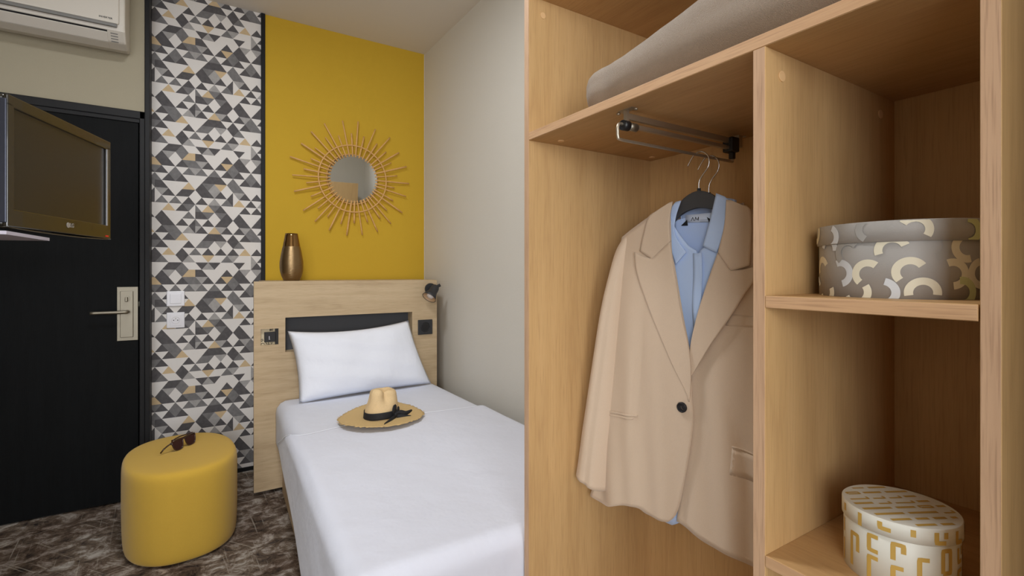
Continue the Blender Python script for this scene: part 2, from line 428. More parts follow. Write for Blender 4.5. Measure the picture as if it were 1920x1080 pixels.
# air conditioner above the door
def ac():
    x0, x1 = -1.13, -.306
    t = empty('air_conditioner', (-.72, YD, 2.33), 'white wall-mounted air conditioner above the black door', 'air conditioner')
    prof = [(YD, 2.335), (YD-.09, 2.318), (YD-.15, 2.330), (YD-.195, 2.372), (YD-.205, 2.40), (YD-.205, 2.62), (YD-.16, 2.645), (YD, 2.645)]
    obj('casing', B().prism([(x0, y, z) for y, z in prof], (x1-x0, 0, 0)), M['ac'], parent=t, bevel=.008, smooth=False)
    obj('front_panel', B().box(x0+.02, x1-.022, YD-.216, YD-.204, 2.398, 2.635, .006), M['ac'], parent=t)
    obj('grey_band', B().box(x0+.02, x1-.03, YD-.2165, YD-.204, 2.383, 2.398, .003), M['ac_grey'], parent=t, label='grey strip under the front panel')
    def slope(y):   # point on the lower face between front lip and back
        return 2.33+(YD-.15-y)/.045*.042 if y < YD-.15 else 2.318+(YD-.09-y)/.06*.012
    def strip(xa, xb, ya, yb, lift):
        return [(xa, ya, slope(ya)-lift), (xb, ya, slope(ya)-lift), (xb, yb, slope(yb)-lift), (xa, yb, slope(yb)-lift)]
    obj('outlet_gap', B().prism(strip(x0+.03, x1-.07, YD-.192, YD-.186, .0008), (0, 0, .004)), M['ink'], parent=t, label='black gap above the air flap')
    obj('air_flap', B().prism(strip(x0+.03, x1-.07, YD-.186, YD-.152, .004), (0, 0, .004)).prism(strip(x0+.03, x1-.07, YD-.148, YD-.095, .003), (0, 0, .004)), M['ac'], parent=t)
    v = B()
    for i in range(4): v.prism(strip(x1-.058, x1-.03, YD-.185+i*.01, YD-.182+i*.01, .001), (0, 0, .004))
    obj('indicator_slots', v, M['ac_grey'], parent=t)
    return t
AC = ac()
def text(name, body, size, m, parent, loc, rot, label=None, ext=.0003, bold=0):
    cu = bpy.data.curves.new(name, 'FONT'); cu.body = body; cu.size = size; cu.extrude = ext; cu.offset = bold
    cu.align_x = 'CENTER'; cu.align_y = 'CENTER'
    tmp = bpy.data.objects.new(name+'_tmp', cu); COL.objects.link(tmp)
    bpy.context.view_layer.update()
    me = bpy.data.meshes.new_from_object(tmp.evaluated_get(bpy.context.evaluated_depsgraph_get()))
    bpy.data.objects.remove(tmp)
    mx = Matrix.Translation(Vector(loc)) @ rot.to_4x4()
    me.transform(mx if parent is None else Matrix.Translation(-ROOT[parent.name]) @ mx)
    me.materials.clear(); me.materials.append(m)
    o = bpy.data.objects.new(name, me); COL.objects.link(o)
    if parent is not None: o.parent = parent; ROOT[o.name] = ROOT[parent.name]
    return o
def facing(n):
    """rotation whose +Z is n and whose +Y is up"""
    n = Vector(n).normalized(); y = Vector((0, 0, 1)); x = y.cross(n).normalized(); y = n.cross(x)
    return Matrix((x, y, n)).transposed()
text('lettering', 'INVERTER', .0115, M['ink'], AC, (-.378, YD-.2165, 2.418), facing((0, -1, 0)), bold=.0002)
text('emblem', 'LG', .024, M['ac_grey'], AC, (-.742, YD-.2165, 2.422), facing((0, -1, 0)), bold=.0004)

# ================================================================== TELEVISION
def tv():
    A = Vector((-.412, 1.712, 0)); Bp = Vector((-.266, 2.173, 0)); e = (Bp-A).normalized(); n = Vector((e.y, -e.x, 0))
    W = (Bp-A).length; z0, z1 = 1.313, 1.645
    c = (A+Bp)/2; rz = math.atan2(e.y, e.x)
    t = empty('television', (c.x, c.y, z0), 'small flat television on a wall arm in front of the black door', 'television', rz=rz)
    # local: x along the width (left of picture = -), y into the back, z up
    h = z1-z0; w = W/2
    case = B().box(-w, w, -.002, .045, 0, h, .008, 3).box(-w*.8, w*.8, .045, .085, .05, h-.05, .012, 3)
    obj('case', case, M['tv_case'], parent=t, local=True)
    fr_ = B().box(-w, w, -.010, 0, h-.03, h, .003).box(-w, w, -.010, 0, 0, .046, .003).box(-w, -w+.024, -.010, 0, .04, h-.02, .003).box(w-.024, w, -.010, 0, .04, h-.02, .003)
    obj('bezel', fr_, M['tv_case'], parent=t, local=True)
    obj('screen', B().box(-w+.022, w-.022, -.0045, -.001, .044, h-.028), M['tv_screen'], parent=t, local=True, label='dark unlit screen')
    obj('side_trim', B().box(-w-.003, -w+.002, -.008, .036, .01, h-.012, .002), M['tv_side'], parent=t, local=True, label='silver strip along the near side')
    obj('chin', B().grid(lambda u, v: Vector((lerp(-w, w, u), lerp(-.010, .03, v), -.006*math.sin(PI*u)**.7*(1-.3*v))), 25, 4), M['tv_case'], parent=t, local=True, solid=.003)
    lg = text('emblem', 'LG', .017, M['silver'], None, (.02, -.0108, .026), Matrix.Rotation(PI/2, 3, 'X'), bold=.0004); lg.parent = t
    o = obj('emblem_disc', B().disc((.003, -.010, .026), (0, -1, 0), .008, .0008), M['silver'], parent=t, local=True)
    obj('red_mark', B().box(w-.034, w-.018, -.0115, -.0095, .006, .011), M['red'], parent=t, local=True)
    obj('edge_reflection', B().box(w-.027, w-.022, -.0115, -.008, .044, h-.03), M['silver'], parent=t, local=True, label='silver strip standing for a reflection on the frame edge')  # reflection along the bezel built as a silver strip
    # arm to the left wall
    a = B().box(-.06, .06, .085, .095, h/2-.06, h/2+.06, .003)
    inv = Matrix.Rotation(-rz, 3, 'Z')
    def Lc(p): return inv @ (Vector(p)-Vector((c.x, c.y, z0)))
    p1 = Vector((0, .09, h/2)); p3 = Lc((XL+.02, 2.2, z0+h/2)); p2 = (p1+p3)/2+Vector((.12, 0, 0))
    a.tube([p1, p2, p3], .016, 10)
    obj('wall_arm', a, M['dark'], parent=t, local=True)
    obj('wall_bracket', B().box(*[v for pr in ((p3.x-.03, p3.x+.03), (p3.y-.03, p3.y+.03), (p3.z-.08, p3.z+.08)) for v in pr]), M['dark'], parent=t, local=True)
tv()
def side_shelf():
    b = B().prism([(-.512, 2.69, 1.326), (XL+.005, 2.99, 1.326), (XL+.005, 2.30, 1.326), (-.545, 2.30, 1.326)][::-1], (0, 0, .012))
    obj('wall_shelf', b, M['white_board'], loc=(-.8, 2.5, 1.326), label='white shelf board seen from below behind the television', cat='shelf')
side_shelf()

# ================================================================== HEADBOARD
HX0, HX1, HY, HZ = .246, 1.300, 2.96, 1.149
NX0, NX1, NZ0, NZ1 = .400, 1.133, .760, .949
SX0, SX1, SZ0, SZ1 = .279, .366, .804, .892
def headboard():
    t = empty('headboard', ((HX0+HX1)/2, HY+.1, 0), 'light oak headboard box with a dark recessed niche behind the pillow', 'headboard')
    b = B(); y0, y1 = HY, HY+.022
    # front board laid out around the niche and the left socket opening
    b.box(HX0, HX1, y0, y1, NZ1, HZ-.02).box(HX0, HX1, y0, y1, .02, NZ0).box(NX1, HX1, y0, y1, NZ0, NZ1)
    b.box(HX0, SX0, y0, y1, NZ0, NZ1).box(SX1, NX0, y0, y1, NZ0, NZ1).box(SX0, SX1, y0, y1, NZ0, SZ0).box(SX0, SX1, y0, y1, SZ1, NZ1)
    obj('front_board', b, M['head'], parent=t, weld=False)
    obj('top_board', B().box(HX0, HX1, HY, y1, HZ-.02, HZ, .001).box(HX0+.06, HX1, y1, YB-.016, HZ-.02, HZ, .001), M['head'], parent=t)
    obj('side_board', B().box(HX0+.06, HX0+.08, y1, YB-.016, .02, HZ-.02), M['head'], parent=t)
    obj('side_board', B().box(HX1-.02, HX1, y1, YB-.016, .02, HZ-.02), M['head'], parent=t)
    obj('niche_back', B().box(NX0-.02, NX1+.02, HY+.075, HY+.09, NZ0-.02, NZ1+.02), M['niche'], parent=t, label='slate grey back of the niche')
    obj('niche_sides', B().box(NX0-.012, NX0, y1, HY+.075, NZ0-.012, NZ1+.012).box(NX1, NX1+.012, y1, HY+.075, NZ0-.012, NZ1+.012)
        .box(NX0, NX1, y1, HY+.075, NZ0-.012, NZ0).box(NX0, NX1, y1, HY+.075, NZ1, NZ1+.012), M['head'], parent=t)
headboard()
def head_sockets():
    t = empty('bedside_socket', ((SX0+SX1)/2, HY, SZ0), 'dark socket module on a cream card recessed left in the headboard', 'socket')
    obj('backing_card', B().box(SX0-.01, SX1+.01, HY+.020, HY+.024, SZ0-.01, SZ1+.01), M['card'], parent=t)
    obj('module', B().box(SX0+.018, SX1-.014, HY+.004, HY+.020, SZ0+.016, SZ1-.018, .002).box(SX1-.016, SX1, HY+.014, HY+.020, SZ0, SZ1), M['dark'], parent=t)
    for line in ([(.004, .03), (.010, .033), (.013, .026), (.007, .021), (.003, .024)], [(.0, .004), (.012, .012), (.02, .004)], [(.026, .012), (.033, .003)],
                 [(.04, .013), (.038, .002), (.046, .004)], [(.052, .012), (.052, .002), (.06, .010)], [(.047, .086), (.047, .074)], [(.053, .086), (.053, .074)], [(.044, .08), (.056, .08)], [(.060, .086), (.060, .074)]):
        obj('printed_stroke', B().tube([(SX0+x, HY+.0195, SZ0+z) for x, z in line], .0017, 6), M['ink'], parent=t)
    obj('usb_port', B().box(SX0+.040, SX0+.043, HY+.0032, HY+.0042, SZ0+.035, SZ0+.048).box(SX0+.039, SX0+.045, HY+.0032, HY+.0042, SZ0+.030, SZ0+.033), M['white_plastic'], parent=t)
    x0, x1, z0, z1 = 1.169, 1.266, .802, .896
    t = empty('bedside_socket', ((x0+x1)/2, HY, z0), 'anthracite square round-well socket right of the pillow, under the reading lamp', 'socket')
    xc, zc = (x0+x1)/2, (z0+z1)/2
    obj('cover_plate', B().box(x0, x1, HY-.010, HY, z0, z1, .003), M['matt_black'], parent=t)
    obj('socket_ring', B().tube([(xc+.029*math.cos(a), HY-.010, zc+.029*math.sin(a)) for a in [2*PI*i/40 for i in range(40)]], .0022, 8, closed=True)
        .disc((xc, HY-.0105, zc), (0, -1, 0), .024, .001, 32), M['dark'], parent=t)
head_sockets()
def reading_lamp():
    t = empty('reading_lamp', (1.24, HY, 1.075), 'small black spotlight clamped at the top right of the headboard', 'lamp')
    obj('wall_mount', B().disc((1.252, HY, 1.092), (0, -1, 0), .036, .014, 32), M['matt_black'], parent=t)
    obj('joint', B().tube([(1.252, HY-.012, 1.092), (1.252, HY-.045, 1.095)], .012, 14).tube([(1.262, HY-.04, 1.096), (1.300, HY-.055, 1.118)], .010, 12), M['matt_black'], parent=t)
    p = Vector((1.268, HY-.055, 1.105)); d = Vector((-.62, -.28, -.74)).normalized()
    prof = [(0, .030), (.012, .034), (.03, .036), (.055, .037), (.062, .040), (.085, .049), (.115, .062)]
    q = B(); n = 36; a = d.orthogonal().normalized(); b2 = d.cross(a)
    def ring(z, r): return [q.bm.verts.new(p+d*z+(a*math.cos(2*PI*j/n)+b2*math.sin(2*PI*j/n))*r) for j in range(n)]
    sc = .78
    rings = [ring(z*sc, r*sc*.95) for z, r in [(-.012, .012), (-.006, .025)]+prof]
    for A, C in zip(rings, rings[1:]):
        for j in range(n):
            f = q.bm.faces.new((A[j], A[(j+1) % n], C[(j+1) % n], C[j])); f.smooth = True
    q.bm.faces.new(rings[0])
    obj('shade', q, M['matt_black'], parent=t, solid=.0015)
    q = B(); n = 36
    rings = [[q.bm.verts.new(p+d*z*sc+(a*math.cos(2*PI*j/n)+b2*math.sin(2*PI*j/n))*r*sc*.95) for j in range(n)] for z, r in [(.05, .012), (.06, .037), (.085, .046), (.113, .058)]]
    for A, C in zip(rings, rings[1:]):
        for j in range(n):
            f = q.bm.faces.new((A[j], A[(j+1) % n], C[(j+1) % n], C[j])); f.smooth = True
    obj('shade_lining', q, M['lamp_in'], parent=t, label='pale inside of the shade')
    q = B().tube([p+d*.045*sc, p+d*.07*sc, p+d*.09*sc, p+d*.105*sc, p+d*.112*sc], [.018, .024, .026, .020, .006], 20)
    obj('bulb', q, M['bulb'], parent=t, label='white bulb')
reading_lamp()

def vase():
    prof = [(.040, 0), (.044, .003), (.055, .028), (.062, .055), (.0645, .080), (.064, .110), (.0585, .148), (.0515, .185), (.0475, .200)]
    c = (.458, 3.14, HZ)
    t = empty('vase', c, 'bronze metallic vase with a ribbed body standing on the headboard', 'vase')
    obj('body', B().lathe(prof, c, cap1=False), M['vase'], parent=t)
    obj('neck', B().lathe([(.0477, .198), (.044, .220), (.0365, .262), (.0345, .276), (.0325, .277), (.031, .272), (.038, .22)], c, cap0=False, cap1=False), M['gold_metal'], parent=t, label='smooth polished bronze neck')
vase()

def sun_mirror():
    c = Vector((.868, YB-.004, 1.821))
    t = empty('sunburst_mirror', c, 'round sunburst mirror with rattan rays on the mustard wall', 'mirror')
    # the glass hangs tipped slightly forward and turned
    R3 = Matrix.Rotation(math.radians(MIR_YAW), 3, 'Z') @ Matrix.Rotation(math.radians(MIR_TILT), 3, 'X')
    q = B(); n = 64
    A = [q.bm.verts.new(c+Vector((0, -.024, 0))+R3 @ Vector((.158*math.cos(2*PI*j/n), 0, .158*math.sin(2*PI*j/n)))) for j in range(n)]
    C = [q.bm.verts.new(v.co+Vector((0, .004, 0))) for v in A]
    q.bm.faces.new(A); q.bm.faces.new(C[::-1])
    for j in range(n): q.bm.faces.new((A[(j+1) % n], A[j], C[j], C[(j+1) % n]))
    obj('glass', q, M['mirror'], parent=t, label='round mirror glass')
    def circ(r, y): return [c+Vector((r*math.cos(a), y, r*math.sin(a))) for a in [2*PI*i/72 for i in range(72)]]
    obj('inner_ring', B().tube(circ(.166, -.014), .0045, 8, closed=True), M['rattan'], parent=t)
    obj('outer_ring', B().tube(circ(.222, -.034), .0046, 8, closed=True), M['rattan'], parent=t)
    rnd = random.Random(3); N = 44
    for i in range(N):
        a = 2*PI*(i+.25)/N+rnd.uniform(-.02, .02); lng = i % 2 == 0
        r1 = (rnd.uniform(.375, .405) if lng else rnd.uniform(.285, .315)); aa = a+rnd.uniform(-.018, .018)
        p0 = c+Vector((.146*math.cos(a), -.036, .146*math.sin(a))); p1 = c+Vector((r1*math.cos(aa), -.018+rnd.uniform(-.004, .004), r1*math.sin(aa)))
        th = rnd.uniform(.0042, .0058)
        pts = [p0.lerp(p1, k/5) for k in range(6)]
        obj('ray', B().tube(pts, [th*rnd.uniform(.92, 1.1) for _ in pts], 8), M['rattan'], parent=t)
MIR_YAW, MIR_TILT = -4.0, 3.2
sun_mirror()

# ================================================================== BED
def fold(t, lo, hi, r):
    """flat cloth coordinate -> (position, drop) over rounded edges at lo and hi"""
    if t < lo+r:
        d = (lo+r)-t; q = r*PI/2
        if d < q: return lo+r-r*math.sin(d/r), r-r*math.cos(d/r)
        return lo, r+(d-q)
    if t > hi-r:
        d = t-(hi-r); q = r*PI/2
        if d < q: return hi-r+r*math.sin(d/r), r-r*math.cos(d/r)
        return hi, r+(d-q)
    return t, 0
BX0, BX1, BY0, BY1, BZ = .350, 1.255, 1.088, 2.945, .508
def shear(p):
    return Vector((p.x-(2.92-p.y)*.034*max(0, min(1.1, (BX1-p.x)/(BX1-BX0))), p.y, p.z))
def bed():
    t = empty('bed', ((BX0+BX1)/2, (BY0+BY1)/2, 0), 'single bed with white fitted sheet against the oak headboard', 'bed')
    bb = B().box(BX0+.032, BX1-.01, BY0+.03, BY1, 0.0, .40, .003)
    for v in bb.bm.verts: v.co = shear(v.co)
    obj('bed_base', bb, M['head'], parent=t, label='oak bed base')
    def f(u, v):
        a = lerp(BX0-.28, BX1+.28, u); b = lerp(1.30, BY1+.01, v)
        x, dx = fold(a, BX0, BX1, .055)
        y = b
        z = BZ-dx-.02*max(0, (y-2.9)/.05)
        x += .004*math.sin(y*9+1)*min(1, dx/.1)
        return shear(Vector((x, y, max(z, .27))))
    obj('mattress', B().grid(f, 60, 40), M['sheet'], parent=t, solid=.004)
    bb = B().box(BX0+.008, BX1-.008, BY0+.01, BY1, .30, BZ-.012, .045, 4)
    for v in bb.bm.verts: v.co = shear(v.co)
    obj('mattress_core', bb, M['sheet'], parent=t)
bed()
def top_sheet():
    nu, nv = 170, 120
    r = .045; lo, hi = BX0-.014, BX1+.008
    def limz(y): return lerp(.13, .36, max(0, min(1, (y-1.6)/1.0)))
    def f(u, v):
        if u < .28:
            q = 1-u/.28; drop0 = q*.28
            head = 2.235+.03*math.sin(u*5)-.04*math.exp(-(q/.3)**2)+drop0*1.45
        else:
            q = 0; head = 2.235+.03*math.sin(u*5)-.04*math.exp(-((u-.28)/.08)**2)
        b = lerp(BY0-.005-.42, head, v)
        y, dy = fold(b, BY0-.006, 9, .05)
        if q > 0:
            D = BZ+.008-limz(y); d = (D-r+r*PI/2)*q; a = lo+r-d
        else: a = lerp(lo+r, hi+.32, (u-.28)/.72)
        x, dx = fold(a, lo, hi, r)
        z = BZ+.008-max(dx, dy)
        if q > 0: x -= .006*max(0, min(1, dx/.4))*max(0, min(1, (2.7-y)/.8))-.003*math.sin(y*7)*min(1, dx/.2)
        if dy > 0: z = max(z, limz(y)*.9)
        if dx < .01 and dy < .01: z += .0025*math.sin(x*9+y*3)+.002*math.sin(x*4-y*7)
        return shear(Vector((x, y, z)))
    obj('bed_sheet', B().grid(f, nu, nv), M['sheet2'], loc=((BX0+BX1)/2, 1.7, .5), solid=.004, weld=False, label='smooth white top sheet with a fine hem, covering the bed to its foot', cat='bed sheet')
    pts = [f(u/160, 1.0) for u in range(161)]
    pts = [p for p in pts if p.z > .33]
    obj('hem_seam', B().tube([p+Vector((-.002, .0, .0015)) for p in pts], .0022, 6), M['pillow'], parent=bpy.data.objects['bed_sheet'], label='raised white hem of the top sheet')
    pass
top_sheet()
def pillow():
    c = [Vector((.404, 2.905, .880)), Vector((1.087, 2.905, .902)), Vector((.440, 2.775, .512)), Vector((1.205, 2.83, .515))]
    def base(u, v):
        p = c[0].lerp(c[1], u).lerp(c[2].lerp(c[3], u), v)
        # concave edges
        mid = (c[0]+c[1]+c[2]+c[3])/4
        k = 4*u*(1-u); m = 4*v*(1-v)
        p += Vector((0, 0, -1))*(.030*k*(1-v)**3)+Vector((0, 0, 1))*(.010*k*v**3)
        p += Vector((1, 0, 0))*(.018*m*(1-u)**3)-Vector((1, 0, 0))*(.014*m*u**3)
        return p
    nrm = ((c[1]-c[0]).cross(c[2]-c[0])).normalized()
    if nrm.y > 0: nrm = -nrm
    b = B()
    for s in (1, -1):
        def f(u, v, s=s):
            e = (max(0, 1-(2*u-1)**4)*max(0, 1-(2*v-1)**4))**.55
            w = .004*math.sin(u*17+v*5)+.003*math.sin(v*23-u*9)
            return base(u, v)+nrm*(s*(.075 if s > 0 else .022)*e+(w*e if s > 0 else 0))
        b.grid(f, 40, 28)
    o = obj('pillow', b, M['pillow'], loc=(.8, 2.83, .52), label='plump white pillow propped against the headboard niche', cat='pillow')
    for v in o.data.polygons: v.use_smooth = True
pillow()

# ================================================================== STRAW HAT
def hat():
    C = Vector((.714, 2.252, BZ+.023))
    t = empty('straw_hat', C, 'wide-brimmed natural straw hat with black ribbon lying on the white bed', 'hat')
    rnd = random.Random(5)
    ang = .80
    def oval(a, r, k=.90): # crown is longer than wide
        x = r*math.cos(a); y = r*k*math.sin(a)
        return Vector((x*math.cos(ang)-y*math.sin(ang), x*math.sin(ang)+y*math.cos(ang), 0))
    n = 120; fray = [rnd.uniform(-.0045, .004) for _ in range(n)]
    def brim(u, v):
        a = 2*PI*u; i = int(round(u*n)) % n
        r = lerp(.086, .197, v)+(fray[i] if v > .98 else 0)
        p = oval(a, r, lerp(.90, .97, v))
        p.z = .004+.007*v*v*math.sin(2*a+.6)+.004*v*v*math.sin(3*a)+(rnd.uniform(-.002, .002) if v > .98 else 0)+.004*v
        return C+p
    obj('brim', B().grid(brim, n, 12, closeu=True), M['straw_brim'], parent=t, solid=.0025, label='frayed straw brim')
    # frayed straws along the rim
    fb = B()
    for i in range(200):
        a = rnd.uniform(0, 2*PI); p = brim(a/(2*PI), .97); q = C+(p-C)*(1+rnd.uniform(.02, .06)); q += Vector((rnd.uniform(-.004, .004), rnd.uniform(-.004, .004), rnd.uniform(-.003, .003)))
        fb.tube([p, q], .0006, 4, cap=False)
    fr = obj('fringe', fb, M['straw_brim'], parent=t)
    H = .124
    def crown(u, v):
        a = 2*PI*u
        if v < .6:
            k = v/.6; r = .090-.016*k; z = H*.80*k
        elif v < .8:
            k = (v-.6)/.2*PI/2; r = .074-.028*(1-math.cos(k)); z = H*.80+H*.20*math.sin(k)
        else:
            k = (v-.8)/.2; r = .046*(1-k); z = H+.002*k
        x = r*math.cos(a); y = r*.86*math.sin(a)
        up = max(0, min(1, (z/H-.30)/.55)); up = up*up*(3-2*up)
        # pinches either side of the front, and the teardrop dent in the top
        for sgn in (1, -1):
            aa = PI+sgn*.95; dd = math.atan2(math.sin(a-aa), math.cos(a-aa))
            pin = math.exp(-(dd/.40)**2)*up; x *= 1-.36*pin; y *= 1-.50*pin
        top = max(0, min(1, (z/H-.80)/.18))
        dent = math.exp(-(y/.019)**2)*max(0, min(1, (.056-abs(x-.004))/.022))
        z -= .040*dent*top
        z += .008*top*(math.cos(a)**2*min(1, r/.04)-.3)-.007*math.cos(a)*top*min(1, r/.04)
        p = Vector((x*math.cos(ang)-y*math.sin(ang), x*math.sin(ang)+y*math.cos(ang)))
        return C+Vector((p.x, p.y, .004+z))
    obj('crown', B().grid(crown, 72, 34, closeu=True), M['straw'], parent=t, label='pinched straw crown')
    def band(u, v):
        a = 2*PI*u; p = oval(a, .0915-.003*v, .865)
        return C+Vector((p.x, p.y, .006+.031*v+.003*math.sin(a*2)))
    rb = obj('ribbon', B().grid(band, 64, 5, closeu=True), M['ribbon'], parent=t, solid=.0015, label='black ribbon band')
    # bow on the camera-right side of the crown
    k = C+oval(-1.05-ang+.0, .095, .865)
    d_out = (k-C).normalized(); side = Vector((-d_out.y, d_out.x, 0))
    k = k+Vector((0, 0, .022))
    def ribbonstrip(pts, w):
        pts = smoothpl(pts, 6); b = B(); L_, R_ = [], []
        for i, p in enumerate(pts):
            tt = (pts[min(i+1, len(pts)-1)]-pts[max(i-1, 0)]).normalized()
            sd = tt.cross(d_out); sd = (sd+Vector((0, 0, .0001))).normalized()
            ww = w[0]+(w[1]-w[0])*math.sin(PI*i/(len(pts)-1))**.8
            L_.append(b.bm.verts.new(p+sd*ww)); R_.append(b.bm.verts.new(p-sd*ww))
        for i in range(len(pts)-1):
            f = b.bm.faces.new((L_[i], R_[i], R_[i+1], L_[i+1])); f.smooth = True
        return b
    bow = B()
    obj('bow_knot', B().tube([k-side*.008, k, k+side*.008], [.007, .011, .007], 12), M['ribbon'], parent=t)
    def S(a, b2, c2): return k+side*a*1.25+d_out*b2*.9+Vector((0, 0, c2*1.25))
    tails = [[S(0, .002, 0), S(-.01, .004, .014), S(-.004, .003, .030), S(.002, .002, .010)],
             [S(0, .004, 0), S(.016, .012, .004), S(.034, .026, -.002), S(.058, .040, .006)],
             [S(0, .004, -.004), S(.014, .016, -.010), S(.030, .032, -.014), S(.046, .050, -.014)],
             [S(0, .004, -.006), S(-.022, .014, -.009), S(-.05, .026, -.012), S(-.085, .040, -.011)],
             [S(0, .002, 0), S(.010, .003, .012), S(.014, .002, .026)]]
    for p, w in zip(tails, [(.003, .011), (.003, .012), (.003, .012), (.004, .013), (.002, .006)]):
        obj('bow_loop', ribbonstrip(p, w), M['ribbon'], parent=t, solid=.0012)
hat()

# ================================================================== POUF AND SUNGLASSES
PC, PA, PB_, PR, PH = (-.069, 2.722), .218, .300, .104, .385
def pouf_pt(a, k, e=2.35):
    ca, sa = math.cos(a), math.sin(a)
    q = (abs(ca)**e+abs(sa)**e)**(-1/e)
    x, y = PA*k*q*ca, PB_*k*q*sa
    return PC[0]+x*math.cos(PR)-y*math.sin(PR), PC[1]+x*math.sin(PR)+y*math.cos(PR)
def pouf():
    prof = [(.0, .002), (.93, .002), (.965, .008), (.985, .03), (1.0, .12), (1.0, .26), (.999, .335), (.990, .360), (.962, .375), (.91, .382), (.7, .385), (.4, .386), (0, .386)]
    b = B(); n = 96
    rings = [[b.bm.verts.new((*pouf_pt(2*PI*j/n, max(k, .001)), z)) for j in range(n)] for k, z in prof]
    for A, C in zip(rings, rings[1:]):
        for j in range(n):
            f = b.bm.faces.new((A[j], A[(j+1) % n], C[(j+1) % n], C[j])); f.smooth = True
    t = empty('pouf', (*PC, 0), 'mustard yellow felt oval pouf on the carpet by the black door', 'pouf')
    obj('body', b, M['pouf'], parent=t, sub=1)
    b = B(); pts = [(*pouf_pt(2*PI*j/n, .992), .345) for j in range(n)]
pouf()
def glasses():
    P1 = Vector((-.168, 2.573, .386)); P2 = Vector((-.055, 2.655, .386))
    P1, P2 = Vector(GL1), Vector(GL2)
    e = (P2-P1).normalized(); nb = Vector((-e.y, e.x, 0)).normalized()
    if nb.y > 0: nb = -nb            # towards the camera
    W = .140; c = (P1+P2)/2
    rz = math.atan2(e.y, e.x)
    t = empty('sunglasses', c, 'brown tortoiseshell sunglasses lying on the mustard pouf', 'sunglasses', rz=rz)
    # local: x along the front, y away from camera, z up
    tilt = .28
    def T(x, z): return Vector((x, .010+z*math.sin(tilt)*.9, .001+z*math.cos(tilt)))
    def lens_outline(s):
        o = [(.006, .040), (.012, .044), (.035, .047), (.058, .046), (.066, .042), (.066, .030), (.060, .012), (.048, .003), (.030, .001), (.016, .007), (.009, .022)]
        return [T(s*x, z) for x, z in o]
    for s in (-1, 1):
        o = lens_outline(s); sm = []
        k = len(o)
        for i in range(k):
            p0, p1, p2, p3 = o[i-1], o[i], o[(i+1) % k], o[(i+2) % k]
            for j in range(4):
                u = j/4; sm.append(.5*((2*p1)+(p2-p0)*u+(2*p0-5*p1+4*p2-p3)*u*u+(3*p1-p0-3*p2+p3)*u**3))
        obj('rim', B().tube(sm, .0026, 8, closed=True), M['tortoise'], parent=t, local=True)
        q = B(); q.prism(sm, (0, .0015, 0)); obj('lens', q, M['lens'], parent=t, local=True, label='smoked brown lens')
    obj('bridge', B().tube([T(-.010, .040), T(0, .042), T(.010, .040)], .0030, 8).tube([T(-.066, .046), T(-.03, .0485), T(0, .046), T(.03, .0485), T(.066, .046)], .0034, 8), M['tortoise'], parent=t, local=True)
    obj('temple', B().tube([T(-.068, .042), T(-.080, .034)+Vector((0, .010, 0)), T(-.092, .022)+Vector((0, .022, 0)), T(-.104, .006)+Vector((0, .032, 0))], [.0030, .0032, .0034, .0034], 8), M['tortoise'], parent=t, local=True)
    obj('temple', B().tube([T(.068, .042), T(.066, .048)+Vector((0, .012, 0)), T(0, .050)+Vector((0, .018, 0)), T(-.05, .046)+Vector((0, .016, 0))], .0030, 8), M['tortoise'], parent=t, local=True)
    for s in (-1, 1): obj('hinge', B().box(*sorted((s*.066, s*.071)), .020, .026, .034, .044), M['chrome'], parent=t, local=True)
GL1, GL2 = (-.088, 2.690, .386), (-.004, 2.790, .386)
glasses()

